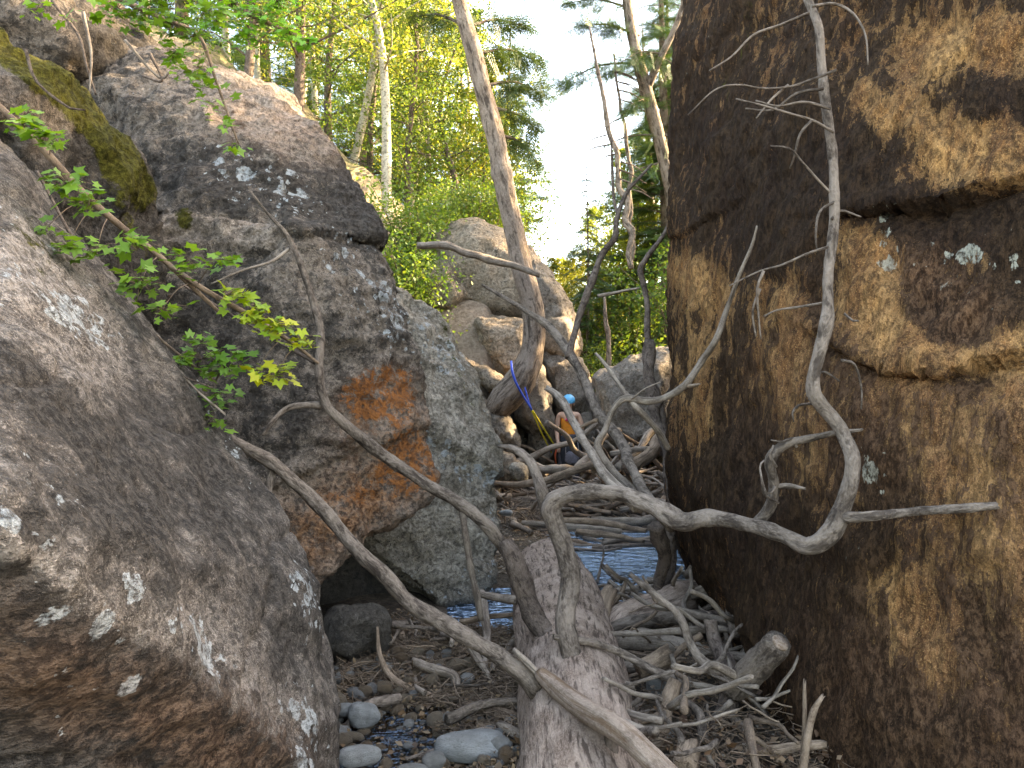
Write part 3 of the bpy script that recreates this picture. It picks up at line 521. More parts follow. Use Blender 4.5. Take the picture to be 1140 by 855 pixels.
# small branch twigs on left boulders
tw = [[(60, 0), (85, 40), (95, 75), (105, 105)], [(95, 15), (102, 60), (100, 105)], [(30, 55), (42, 90), (80, 120), (95, 122)], [(180, 390), (215, 430), (250, 460)], [(40, 190), (100, 300), (150, 355), (190, 410), (235, 432)], [(140, 45), (175, 85), (190, 75)], [(165, 60), (180, 90), (160, 85)]]
for k, t in enumerate(tw):
    limb([(a, b_, 3.15 if k in (3, 4) else (3.5 if k == 2 else 5.2), 3.5 - 2 * i / len(t)) for i, (a, b_) in enumerate(t)], M['grey'] if k % 2 else M['limbdark'], None, 'twig', label=['thin grey root trailing down the rock in the top left corner', 'second pale root hanging in the top left corner', 'bent bare twig lying across the moss of the mossy boulder', 'short dead twig in the gap behind the near boulder', 'long dark dead stem running along the right edge of the near boulder', 'small broken branch wedged on top of the big boulder', 'forked grey twig tip above the big boulder'][k], cat='twig', seg=.03, sides=6)
# ------------------------------------------------------------------ traced driftwood in the right foreground
dr = [
 ([(660, 700, 4.6, 16), (700, 694, 4.6, 15), (740, 690, 4.6, 14), (775, 688, 4.6, 12), (800, 692, 4.6, 10)], 'limb', 'long brown root lying highest on the driftwood pile right of the log'),
 ([(678, 712, 4.3, 14), (715, 712, 4.3, 20), (760, 722, 4.3, 20), (800, 732, 4.2, 16)], 'grey', 'thick grey root just under the highest long root'),
 ([(728, 672, 5.0, 10), (760, 668, 4.95, 11), (790, 658, 4.9, 11), (810, 656, 4.85, 10)], 'grey', 'grey stick pointing at the ochre wall above the dark water'),
 ([(762, 688, 4.8, 8), (800, 684, 4.75, 10), (832, 675, 4.7, 9)], 'limbdark', 'dark stick half under the ochre wall'),
 ([(792, 688, 3.9, 13), (797, 715, 3.85, 15), (805, 745, 3.7, 20), (803, 790, 3.5, 20), (790, 830, 3.35, 18), (782, 870, 3.2, 17)], 'limbdark', 'upright dark crooked branch in the driftwood, right foreground'),
 ([(796, 735, 3.85, 10), (815, 730, 3.85, 10), (838, 738, 3.8, 16)], 'limb', 'short limb joining the upright branch and the sawn branch'),
 ([(750, 762, 3.5, 15), (738, 795, 3.4, 17), (722, 840, 3.25, 17)], 'drift', 'leaning brown broken stake beside the split limb'),
 ([(676, 800, 2.95, 12), (680, 830, 2.9, 13), (682, 868, 2.85, 14)], 'limbdark', 'small upright stub standing in front of the split limb'),
 ([(716, 740, 3.75, 18), (745, 726, 3.8, 20)], 'drift', 'short smooth tan broken chunk on the thick grey root'),
 ([(680, 745, 4.0, 12), (720, 742, 4.0, 13), (770, 750, 4.0, 10)], 'grey', 'pale stick under the tan broken chunk'),
 ([(830, 835, 3.1, 8), (870, 836, 3.1, 10), (918, 832, 3.1, 9)], 'drift', 'tan horizontal stick at the foot of the ochre wall'),
 ([(892, 868, 3.0, 6), (897, 800, 3.0, 5), (897, 762, 3.0, 4)], 'drift', 'thin straight stem standing upright at the foot of the ochre wall'),
 ([(893, 860, 2.98, 9), (900, 815, 2.98, 7), (907, 790, 2.98, 6), (915, 777, 2.98, 4)], 'drift', 'forked bent stem beside the thin straight upright stem'),
 ([(838, 700, 4.1, 10), (834, 725, 4.05, 12), (824, 745, 4.0, 12)], 'grey', 'grey curved branch standing behind the sawn branch'),
 ([(760, 860, 3.0, 26), (764, 835, 3.1, 22)], 'drift', 'broken stump end at the bottom edge beside the upright dark branch'),
 ([(462, 738, 4.3, 8), (485, 748, 4.2, 11), (505, 757, 4.15, 10), (507, 772, 4.1, 9)], 'grey', 'pale hooked stick on the debris left of the log'),
 ([(421, 700, 4.4, 3), (424, 730, 4.3, 5), (436, 755, 4.2, 8), (455, 768, 4.1, 9), (480, 780, 4.0, 9)], 'drift', 'curved brown stick ending in the pebbles'),
 ([(534, 662, 4.9, 8), (540, 700, 4.6, 10), (542, 745, 4.3, 7)], 'grey', 'upright pale stick propped behind the long left limb'),
 ([(533, 660, 4.85, 6), (552, 664, 4.8, 8), (572, 668, 4.7, 9)], 'grey', 'pale crosspiece lying on top of the upright pale stick'),
 ([(522, 712, 4.4, 8), (535, 735, 4.3, 8), (552, 765, 4.1, 4)], 'grey', 'pale root sloping down to the right below the long left limb'),
 ([(515, 560, 4.5, 7), (522, 620, 4.5, 7), (530, 660, 4.5, 7), (535, 690, 4.5, 6)], 'grey', 'thin vertical stem crossing in front of the pale slab'),
 ([(520, 786, 3.8, 8), (545, 792, 3.7, 10), (570, 800, 3.6, 11), (590, 812, 3.5, 10)], 'drift', 'brown root pointing towards the log above the big smooth stone'),
 ([(556, 810, 3.45, 9), (590, 830, 3.3, 14), (612, 848, 3.2, 14)], 'grey', 'grey broken branch lying against the foot of the log'),
 ([(505, 808, 3.7, 5), (480, 800, 3.8, 6)], 'grey', 'little pale stick between the pebbles and debris'),
 ([(548, 538, 9.0, 5), (575, 541, 8.9, 7), (600, 537, 8.8, 9), (625, 528, 8.7, 9), (659, 517, 8.6, 8)], 'drift', 'long tan branch lying across the creek below the climber'),
 ([(565, 500, 9.6, 6), (580, 505, 9.5, 8), (600, 520, 9.4, 9), (640, 525, 9.4, 8)], 'grey', 'grey branch with a knobbly end left of the climber'),
 ([(640, 525, 10, 7), (665, 495, 10.2, 8), (690, 478, 10.4, 8)], 'grey', 'leaning pale stick right of the climber'),
 ([(690, 520, 9, 9), (712, 495, 9.2, 8), (735, 474, 9.4, 7)], 'grey', 'steep pale driftwood pole by the sloping grey boulder'),
 ([(700, 522, 8.6, 14), (722, 500, 8.8, 13), (742, 482, 9.0, 9)], 'drift', 'thick pinkish driftwood pole by the sloping grey boulder'),
 ([(680, 505, 9, 6), (715, 500, 9, 6), (748, 505, 9, 5)], 'grey', 'level grey stick in front of the sloping boulder'),
 ([(610, 584, 7.6, 5), (640, 580, 7.5, 7), (680, 584, 7.4, 7), (718, 592, 7.3, 5)], 'drift', 'tan stick on the raft across the pool'),
 ([(640, 592, 7.2, 7), (680, 598, 7.1, 6), (715, 602, 7.0, 4)], 'drift', 'lowest reddish stick of the raft across the pool'),
 ([(580, 582, 7.6, 5), (640, 588, 7.4, 7), (690, 592, 7.3, 6)], 'grey', 'pale stick on the left of the raft across the pool'),
 ([(660, 577, 7.8, 7), (710, 578, 7.7, 9), (740, 576, 7.6, 8)], 'grey', 'fattest grey stick of the raft across the pool'),
 ([(672, 628, 6.3, 5), (682, 636, 6.2, 7), (692, 645, 6.1, 6)], 'limb', 'short stick poking out of the pool'),
 ([(668, 690, 4.6, 16), (676, 672, 4.75, 17), (683, 662, 4.85, 14)], 'drift', 'short stub leaning between the two logs'),
 ([(765, 640, 5.6, 8), (790, 610, 5.8, 9), (806, 585, 6, 8)], 'grey', 'grey branch leaning on the base of the ochre wall'),
]
for k, (rows, m, lab) in enumerate(dr):
    fard = rows[0][2] > 7
    limb(rows, M[m], None, 'branch' if len(rows) > 3 else 'stick', label=lab, cat='branch' if len(rows) > 3 else 'stick', seg=.04 if fard else .02, sides=10 if fard else 14, jag=.02, knots=5, wob=.4)
sb = limb([(815, 768, 3.5, 26), (838, 746, 3.4, 28), (868, 716, 3.28, 30)], M['limb'], None, 'sawn_branch', label='thick branch stub with a pale sawn end at the ochre wall', cat='branch', jag=0, wob=0)
e0 = P(868, 716, 3.28); e1 = P(838, 746, 3.4); ax = (e0 - e1) / np.linalg.norm(e0 - e1)
stick('cut_end', [(*(e0 + ax * .001), .037), (*(e0 + ax * .008), .035)], M['split'], sb, world=True, seg=.01, sides=18, bark=.04)
# ------------------------------------------------------------------ scattered sticks, twigs and stones
def gnd(px, py): 
    p = GZ(px, py, .03); return p
zones = [((655, 860), (700, 860), 130), ((430, 590), (700, 830), 34), ((640, 760), (480, 560), 230), ((600, 745), (570, 604), 30)]
protos = []
for k in range(9):
    L = .28 + .05 * k; n = 5; a = [(0, 0, 0)]
    for i in range(1, n): a.append((L * i / (n - 1), .05 * L * random.uniform(-1.5, 1.5) * math.sin(i), .03 * L * random.uniform(-1, 1)))
    r = .007 + .002 * k
    m = [M['drift'], M['grey'], M['limb'], M['grey'], M['twig']][k % 5]
    protos.append(Bag().tube([(*q, r * (1.1 - .6 * i / n)) for i, q in enumerate(a)], seg=.03, sides=8, bark=.1, wob=.8, seed=k, jag=.01, knots=2).mesh('stick', m))
glab = {0: ('small dead stick among many in the driftwood jam between the log and the ochre wall', 'sticks jammed right of the log'),
        1: ('small dead stick among many in the debris left of the log', 'sticks scattered left of the log'),
        2: ('dead stick among many heaped across the creek around the climber', 'sticks heaped across the creek'), 3: ('tan stick among those floating in the raft across the pool', 'sticks in the raft across the pool')}
def inz(z, px, py):
    if z == 0: return px > 655 + max(0, (py - 700)) * .36 and px < 850 and not (py < 720 and px > 800)
    if z == 1: return px < 585 and (py < 775 or px > 500) and px > 380 and py > 690
    if z == 3: return True
    return not (600 < px < 735 and py > 556)
for zi, ((x0, x1), (y0, y1), cnt) in enumerate(zones):
    y0, y1 = min(y0, y1), max(y0, y1); k = 0
    while k < cnt:
        px, py = random.uniform(min(x0, x1), max(x0, x1)), random.uniform(y0, y1)
        if zi == 0: px, py = random.uniform(655, 860), random.uniform(640, 860)
        if not inz(zi, px, py): continue
        if zi == 2 and random.random() < .35: px = random.uniform(650, 755); py = random.uniform(480, 530)
        p = GZ(px, max(py, 535), .05); k += 1
        if zi == 2:
            yy = random.uniform(9.9, 12.5); p = np.array([random.uniform(-.25, 2.3), yy, 0])
            if p[0] / yy * F + 570 > 760: p[0] = random.uniform(.1, 1.9)
        o = link('stick' if zi < 2 else 'driftwood', random.choice(protos))
        vis = .25 if zi == 2 and 598 < p[0] / p[1] * F + 570 < 655 else 1.
        hz = gh(p[0], p[1]) + vis * random.random() ** 1.5 * (.22 if zi == 0 else (.07 if zi == 1 else (.04 if zi == 3 else (.18 + .3 * (p[0] > .9)))))
        o.location = (p[0], p[1], max(hz, -.03) + .02); sc = random.uniform(.5, 1.15) * (2.2 if zi == 2 else 1.7 if zi == 3 else 1)
        o.scale = (sc, sc, sc); o.rotation_euler = (random.uniform(0, 6), random.uniform(-.5, .5) * vis * (1.3 if zi in (0, 2) else .3 if zi == 1 else .1), random.uniform(-.6, .6) if zi == 3 else random.uniform(0, 6.28))
        props(o, glab[zi][0], 'stick' if zi < 2 else 'driftwood', glab[zi][1])
def twigs(name, n, area, rmin, rmax, lmin, lmax, mat, hmax, label):
    V = []; Fq = []; T = []; c = 0; XY = []
    while len(XY) < n:
        px = random.uniform(area[0], area[1]); py = random.uniform(area[2], area[3])
        if area[4](px, py): XY.append(GZ(px, py, .03)[:2])
    XY = np.array(XY); H = gh(XY[:, 0], XY[:, 1]) + RNG.random(n) ** 2 * hmax + .004
    for (x, y), h in zip(XY, H):
        L = random.uniform(lmin, lmax); r = random.uniform(rmin, rmax); a = random.uniform(0, 6.28); e = random.gauss(0, .35)
        d = np.array([math.cos(a) * math.cos(e), math.sin(a) * math.cos(e), math.sin(e)]); s = np.cross(d, [0, 0, 1]); s /= np.linalg.norm(s) + 1e-6; u = np.cross(s, d)
        mid = s * random.uniform(-.2, .2) * L + u * random.uniform(-.15, .15) * L; p0 = np.array([x, y, h])
        for q, rr, tt in ((p0 - d * L / 2, r, 0), (p0 + mid, r * .9, L / 2), (p0 + d * L / 2, r * .5, L)):
            for j in range(4):
                an = j * math.pi / 2; w_ = s * math.cos(an) * rr + u * math.sin(an) * rr; V.append(q + w_); T.append((rr * math.cos(an), rr * math.sin(an), tt + c * .013))
        for i in (0, 4):
            for j in range(4): Fq.append((c + i + j, c + i + (j + 1) % 4, c + i + 4 + (j + 1) % 4, c + i + 4 + j))
        c += 12
    o = link(name, mesh_of(name, V, np.array(Fq), mat, True, {'tc': np.array(T)})); return props(o, label, 'debris', None, 'stuff')
twigs('twig_litter', 1500, (655, 985, 640, 880, lambda a, b_: inz(0, min(a, 799 if b_ < 720 else 849), b_) and (a < 860 or b_ > 790)), 0.001, .0035, .05, .2, M['twig'], .1, 'tangled fine twigs and rootlets in the driftwood jam right of the log')
twigs('twig_litter', 2800, (380, 590, 690, 830, lambda a, b_: inz(1, a, b_)), .001, .004, .04, .2, M['drift'], .05, 'tangled fine twigs and rootlets on the debris left of the log')
twigs('twig_litter', 1500, (548, 760, 560, 588, lambda a, b_: not (610 < a < 735 and b_ > 574)), .003, .009, .15, .6, M['grey'], .14, 'fine grey driftwood twigs heaped across the creek around the climber')
twigs('twig_litter', 900, (600, 745, 570, 604, lambda a, b_: 575 < b_ < 598), .002, .006, .1, .4, M['drift'], .03, 'fine twigs floating in the raft across the pool')
# stones
def stone_mesh(seed, mat, sub=3, flat=.65):
    bm = bmesh.new(); bmesh.ops.create_icosphere(bm, subdivisions=sub, radius=1); V = np.array([v.co[:] for v in bm.verts]); Fc = [[v.index for v in f.verts] for f in bm.faces]; bm.free()
    q = V + seed * 5.3; r = 1 + .22 * fbm(q * .8, 2, seed) + .05 * fbm(q * 2.5, 2, seed + 3)
    V = V * r[:, None]; V = V * (1 - .12 * ss(np.abs(V), .6, 1.1)); V[:, 2] *= flat; V[:, 1] *= .78
    return mesh_of('stone', V, Fc, mat)
def stone_mat(name, c1, c2, rough=.55):
    b = N(name); tc = b.n('TexCoord').outputs['Object']; oi = b.n('ObjectInfo').outputs['Random']; n1 = b.noise(tc, 1.6, 6, .6); n2 = b.noise(tc, 14, 5, .7)
    c = b.mix(oi, c1, c2); c = b.mix(b.ramp(n1, .35, .7), b.mix(.35, c, (.05, .04, .03)), c); c = b.mix(b.ma('MULTIPLY', b.ramp(n2, .5, .7), .35), c, (.06, .05, .045))
    return finish(b, c, [(n2, .02)], rough, .35)
M['peb_b'] = stone_mat('brown_pebble', (.13, .08, .045), (.22, .17, .12), .3); M['peb_g'] = stone_mat('grey_pebble', (.16, .155, .15), (.30, .29, .27), .6); M['peb_p'] = stone_mat('pale_stone', (.30, .30, .29), (.38, .38, .37), .75)
pm = [stone_mesh(k, [M['peb_b'], M['peb_b'], M['peb_g']][k % 3], 2) for k in range(12)]
def on_log(px, py): return False
XYs = []
while len(XYs) < 285:
    px, py = random.uniform(372, 580), random.uniform(742, 870)
    if px > 480 + (py - 742) * 1.3 and random.random() < .7: continue
    p = GZ(px, py, -.02)
    r = .018 + .045 * random.random() ** 2
    if any((p[0] - a) ** 2 + (p[1] - b_) ** 2 < ((r + c) * .62) ** 2 for a, b_, c in XYs): continue
    XYs.append((p[0], p[1], r))
hz = gh(np.array([a[0] for a in XYs]), np.array([a[1] for a in XYs]))
for (x, y, r), h in zip(XYs, hz):
    o = link('pebble', random.choice(pm), None, (x, y, h + r * .45)); o.scale = (r, r, r * random.uniform(.8, 1.1)); o.rotation_euler = (random.gauss(0, .3), random.gauss(0, .3), random.uniform(0, 6.28))
    props(o, 'small wet pebble among many in the stream bed at the bottom left of the log', 'pebble', 'wet pebbles in the stream bed')
big = [(523, 830, 3.35, .155, .09, .06, -.1, 'p', 'large smooth pale grey stone, the biggest on the stream bed'), (405, 797, 3.7, .062, .07, .06, .6, 'p', 'rounded blue-grey stone standing in the wet pebbles'), (402, 842, 3.25, .085, .045, .045, .5, 'p', 'pale elongated stone touching the near left boulder at the bottom'),
       (384, 790, 3.75, .05, .04, .035, 0, 'p', 'pale stone between the near left boulder and the rounded blue-grey stone'), (482, 846, 3.2, .045, .04, .035, .3, 'g', 'small bluish stone left of the largest stone'), (458, 858, 3.12, .06, .04, .03, .2, 'g', 'flat grey stone at the bottom edge of the stream bed'),
       (468, 722, 4.75, .055, .035, .022, .4, 'p', 'flat whitish stone on the debris below the long left limb'), (452, 725, 4.7, .04, .03, .022, .2, 'p', 'small whitish stone left of the flat whitish one'), (487, 697, 5.1, .055, .03, .03, .6, 'g', 'grey stone beside the debris just under the long left limb'),
       (463, 700, 5.2, .07, .05, .045, .1, 'b', 'olive-brown stone at the mouth of the hollow'), (378, 815, 3.6, .05, .035, .03, .3, 'g', 'grey stone wedged against the near left boulder'), (428, 765, 4.0, .04, .038, .035, 0, 'b', 'brown rounded stone under the curved brown stick'), (406, 770, 4.0, .035, .03, .03, 0, 'b', 'ochre-brown stone left of the brown rounded stone'),
       (563, 571, 8.6, .07, .05, .04, 0, 'p', 'lone white stone on the far shore by the slab'), (740, 822, 3.35, .04, .03, .055, .5, 'p', 'upright whitish stone by the leaning broken stake'), (745, 765, 3.8, .11, .07, .05, .1, 'g', 'flat grey rock under the driftwood beside the tan chunk'), (822, 790, 3.6, .05, .04, .03, .4, 'g', 'bluish-brown rock at the foot of the ochre wall'),
       (600, 526, 9.8, .12, .1, .09, 0, 'b', 'brown stone at the left end of the driftwood heap'), (505, 778, 3.95, .025, .02, .012, 0, 'b', 'small square tan stone on the debris'), (700, 600, 7.0, .0, 0, 0, 0, '', '')]
for k, (px, py, d, a, b_, c, rz, mt, lab) in enumerate(big[:-1]):
    m = {'p': M['peb_p'], 'g': M['peb_g'], 'b': M['peb_b']}[mt]; me = stone_mesh(60 + k, m, 4, .9)
    p = P(px, py, d); o = link('stone', me, None, p); o.scale = (a * 1.15, b_ * 1.3, c * 1.1); o.rotation_euler = (0, rz * .3, rz); props(o, lab, 'stone')
def gravel(name, n, area, rmin, rmax, mat, label):
    XY = []
    while len(XY) < n:
        px = random.uniform(area[0], area[1]); py = random.uniform(area[2], area[3]); p = GZ(px, py, -.01); XY.append(p[:2])
    XY = np.array(XY); H = gh(XY[:, 0], XY[:, 1])
    bm = bmesh.new(); bmesh.ops.create_icosphere(bm, subdivisions=1, radius=1); tv = np.array([v.co[:] for v in bm.verts]); tf = np.array([[v.index for v in f.verts] for f in bm.faces]); bm.free()
    V = []; Fs = []
    for i in range(n):
        r = rmin + (rmax - rmin) * random.random() ** 2; q = tv * (1 + .25 * RNG.standard_normal((len(tv), 1)).clip(-1, 1)) * [r, r * .8, r * .55]; a = random.uniform(0, 6.28)
        q = q @ np.array([[math.cos(a), -math.sin(a), 0], [math.sin(a), math.cos(a), 0], [0, 0, 1]]); V.append(q + [XY[i][0], XY[i][1], H[i]]); Fs.append(tf + i * len(tv))
    return props(link(name, mesh_of(name, np.vstack(V), np.vstack(Fs), mat)), label, 'gravel', None, 'stuff')
b = N('gravel'); ri = b.n('NewGeometry').outputs['Random Per Island']; cr = b.n('ValToRGB', {0: ri}); e = cr.color_ramp.elements; e[0].color = (.06, .045, .03, 1); e[1].color = (.24, .2, .16, 1); x = e.new(.5); x.color = (.13, .085, .05, 1)
M['gravel'] = finish(b, cr, [], .5, .35)
gravel('gravel', 5200, (365, 600, 680, 875), .004, .014, M['gravel'], 'loose wet gravel left of the log')
gravel('gravel', 3500, (540, 650, 530, 640), .008, .03, M['gravel'], 'brown gravel under the shallow water left of the pool')
gravel('gravel', 2500, (650, 990, 640, 880), .004, .014, M['gravel'], 'dark gravel under the driftwood jam')
# ------------------------------------------------------------------ leaves
def inst(tv, tf, pos, nrm, size, spin):
    """scatter a flat template: local z -> nrm"""
    n = len(pos); nz = nrm / (np.linalg.norm(nrm, axis=1)[:, None] + 1e-9); r = np.where(np.abs(nz[:, 2:3]) < .95, np.array([[0, 0, 1.]]), np.array([[1., 0, 0]]))
    ax_ = np.cross(r, nz); ax_ /= np.linalg.norm(ax_, axis=1)[:, None] + 1e-9; ay = np.cross(nz, ax_)
    c, s = np.cos(spin)[:, None], np.sin(spin)[:, None]; bx = ax_ * c + ay * s; by = -ax_ * s + ay * c
    V = pos[:, None] + size[:, None, None] * (tv[None, :, 0:1] * bx[:, None] + tv[None, :, 1:2] * by[:, None] + tv[None, :, 2:3] * nz[:, None])
    Fs = tf[None] + (np.arange(n) * len(tv))[:, None, None]; return V.reshape(-1, 3), Fs.reshape(-1, tf.shape[1])
LF = (np.array([[0, 0, 0], [.32, .45, .06], [0, 1, -.05], [-.32, .45, .06]]), np.array([[0, 1, 2, 3]]))
def maple_t():
    ang = [(-150, .35), (-128, .62), (-112, .42), (-85, .5), (-55, .86), (-38, .55), (-22, .62), (0, 1.), (22, .62), (38, .55), (55, .86), (85, .5), (112, .42), (128, .62), (150, .35)]
    v = [(0, 0, 0)] + [(r * math.sin(R(a)), r * math.cos(R(a)), .10 * abs(math.sin(R(a * 2))) - .12 * r) for a, r in ang]; n = len(ang)
    return np.array(v) * .62 + np.array([0, .3, 0]), np.array([[0, i, i + 1] for i in range(1, n)])
MT = maple_t()
def maple(label, stem, clusters, yellow=0, dd=3.3):
    pts = PX(stem); org = np.array(pts[0][:3]); e = empty('maple_branch', org, label, 'leafy branch')
    bgx = Bag().tube(pts, seg=.03, sides=8, bark=.05, wob=.4, seed=int(stem[0][0]))
    stc = catmull(pts, .03)[:, :3]; pos = []; 
    for (cx, cy, d, rad, n) in clusters:
        c = P(cx, cy, d); k = np.argmin(np.linalg.norm(stc - c, axis=1)); 
        bgx.tube([(*stc[k], .0022), (*((stc[k] + c) / 2 + [0, 0, .02]), .0018), (*c, .001)], seg=.03, sides=5, bark=0)
        rr = rad * d / F
        for _ in range(int(n * 2.3)):
            q = c + RNG.standard_normal(3) * [rr * .62, rr * .5, rr * .4]; pos.append(q); bgx.tube([(*c, .0009), (*((c + q) / 2 + [0, 0, .01]), .0008), (*q, .0006)], seg=.05, sides=4, bark=0)
    o = link('twig', bgx.mesh('twig', M['twig'], org), e)
    pos = np.array(pos); n = len(pos); nm = np.array([[0, -.35, 1.]]) + RNG.standard_normal((n, 3)) * .42
    V, Fs = inst(*MT, pos, nm, RNG.uniform(.032, .075, n), RNG.uniform(0, 6.28, n))
    me = mesh_of('foliage', V - org, Fs, M['mapley'] if yellow else M['maple'], False); link('foliage', me, e); return e
maple('green maple sprig reaching in at the left edge above the mossy ledge', [(-20, 100, 2.9, 6), (40, 160, 2.95, 8), (90, 215, 3, 8), (135, 255, 3.1, 7), (185, 293, 3.2, 6), (250, 352, 3.3, 4)],
      [(25, 140, 2.8, 18, 13), (58, 152, 2.8, 14, 9), (75, 205, 2.8, 20, 15), (100, 225, 2.85, 18, 13), (75, 275, 2.8, 17, 12), (108, 278, 2.85, 14, 8), (150, 268, 2.95, 16, 9), (50, 255, 2.8, 10, 4), (205, 292, 3.05, 20, 12), (245, 290, 3.1, 14, 8), (155, 318, 2.95, 20, 14), (180, 345, 2.95, 14, 8)])
maple('yellowing maple sprig in front of the big boulder', [(185, 293, 3.2, 5), (230, 325, 3.25, 6), (290, 360, 3.3, 6), (330, 385, 3.3, 4), (355, 405, 3.35, 3)], [(255, 328, 3.2, 14, 9), (290, 352, 3.2, 16, 14), (312, 362, 3.2, 16, 14), (330, 378, 3.2, 12, 7), (285, 340, 3.2, 12, 5), (308, 418, 3.2, 18, 14), (285, 415, 3.2, 10, 4), (350, 385, 3.2, 8, 2)], 1)
maple('green maple sprig hanging lower, left of the orange-stained corner', [(170, 372, 3.25, 3), (205, 400, 3.25, 3), (240, 425, 3.25, 3)], [(225, 400, 3.2, 18, 12), (250, 410, 3.2, 18, 12), (240, 440, 3.2, 16, 9), (200, 405, 3.2, 10, 4), (225, 380, 3.2, 16, 7), (262, 395, 3.2, 10, 4)])
maple('tiny maple seedling growing at the right edge of the near boulder', [(228, 470, 3.2, 2), (240, 500, 3.2, 2), (262, 535, 3.2, 2), (278, 575, 3.2, 2)], [(240, 470, 3.15, 12, 4), (225, 522, 3.15, 9, 3), (258, 524, 3.15, 11, 4), (273, 545, 3.15, 7, 2), (275, 566, 3.15, 8, 3)])
maple('large maple bough overhanging from the top left of the picture', [(60, -40, 3.6, 8), (120, -10, 3.6, 7), (180, 20, 3.7, 5), (220, 40, 3.8, 4), (240, 90, 3.8, 3), (265, 160, 3.8, 2)],
      [(130, 10, 3.5, 22, 20), (160, 15, 3.5, 22, 20), (190, 30, 3.6, 22, 22), (200, 60, 3.6, 18, 14), (220, 75, 3.7, 16, 10), (230, 92, 3.7, 14, 8), (235, 115, 3.7, 13, 6), (250, 140, 3.7, 12, 5), (262, 162, 3.7, 10, 4), (175, -8, 3.5, 25, 25), (230, 10, 3.6, 25, 28), (215, 42, 3.6, 14, 8), (40, 12, 3.5, 12, 4), (75, 15, 3.5, 10, 3)])
maple('wide maple bough crossing the sky at the upper left', [(200, -30, 4.2, 8), (250, 0, 4.3, 6), (300, 25, 4.4, 5), (345, 45, 4.5, 3)], [(260, 5, 4.2, 26, 32), (290, 20, 4.3, 24, 30), (320, 35, 4.3, 20, 22), (345, 48, 4.4, 14, 12), (275, 40, 4.3, 18, 14), (310, 0, 4.3, 24, 25), (240, 25, 4.2, 18, 14)])
def litter(n, area, label):
    pos = np.array([GZ(random.uniform(*area[:2]), random.uniform(*area[2:4]), .03) for _ in range(n)]); pos[:, 2] = gh(pos[:, 0], pos[:, 1]) + .008 + RNG.random(n) ** 2 * area[4]
    V, Fs = inst(*LF, pos, RNG.standard_normal((n, 3)) * .45 + [0, 0, 1], RNG.uniform(.012, .045, n), RNG.uniform(0, 6.28, n))
    props(link('leaf_litter', mesh_of('leaf_litter', V, Fs, M['litter'], False)), label, 'leaf litter', None, 'stuff')
M['litter'] = leaf_mat('dead_leaf', [(.05, .03, .018), (.13, .075, .035), (.2, .14, .08), (.08, .05, .03)], .15)
litter(2600, (380, 600, 680, 870, .03), 'dead leaves and bark chips on the debris left of the log')
litter(3200, (650, 990, 640, 880, .1), 'dead leaves and bark chips in the driftwood jam')
litter(1500, (545, 760, 556, 585, .1), 'dead leaves among the driftwood around the climber')
# ------------------------------------------------------------------ trees
def tree_broad(seed, H, crown0, R0, nleaf, leafsize, lm, tm, r0, name='tree'):
    rs = np.random.default_rng(seed); bgx = Bag(); top = []
    tr = [(0, 0, -.4, r0 * 1.15), (.02 * H * rs.normal(), .02 * H * rs.normal(), H * .3, r0 * .85), (.03 * H * rs.normal(), .03 * H * rs.normal(), H * .65, r0 * .55), (.04 * H * rs.normal(), .04 * H * rs.normal(), H, r0 * .12)]
    bgx.tube(tr, seg=.35, sides=10, bark=.06, seed=seed, bf=3); c = catmull(tr, .2)[:, :3]
    pos = []; nb = 34
    for k in range(nb):
        f = crown0 + (1 - crown0) * (k + .5) / nb; i = int(f * (len(c) - 1)); a = k * 2.4 + rs.normal() * .4; L = R0 * (1.05 - .75 * max(0, f - crown0) / (1 - crown0) * 1.) * rs.uniform(.55, 1.15); up = rs.uniform(.15, .7)
        d = np.array([math.cos(a), math.sin(a), up]); p = [c[i], c[i] + d * L * .5 + rs.normal(size=3) * .06 * L, c[i] + d * L * [1, 1, .85]]
        bgx.tube([(*p[0], r0 * .3 * (1.2 - f)), (*p[1], r0 * .17 * (1.2 - f)), (*p[2], .006)], seg=.3, sides=6, bark=0)
        m = int(nleaf / nb); t = rs.beta(2.2, 1.1, m)[:, None]; cl = rs.integers(0, 7, m); off = rs.normal(size=(7, 3)) * L * .22
        pos.append(p[0] + (p[2] - p[0]) * t + off[cl] * t + rs.normal(size=(m, 3)) * L * .085)
    pos = np.vstack(pos); n = len(pos); V, Fs = inst(*LF, pos, rs.normal(size=(n, 3)) + [0, 0, .6], rs.uniform(.6, 1.2, n) * leafsize, rs.uniform(0, 6.28, n))
    return bgx.mesh('trunk', tm), mesh_of('crown', V, Fs, lm, False)
def frond():
    v = []; f = []; 
    for i in range(9):
        y = i / 9; 
        for s in (-1, 1):
            L = .34 * (1 - .6 * y); k = len(v); v += [(0, y, 0), (s * L * .8, y + .22, -.03), (s * L * .75, y + .14, -.02)]; f.append((k, k + 1, k + 2))
    k = len(v); v += [(-.015, 0, 0), (.015, 0, 0), (0, 1.1, -.05)]; f.append((k, k + 1, k + 2)); return np.array(v), np.array(f)
FR = frond()
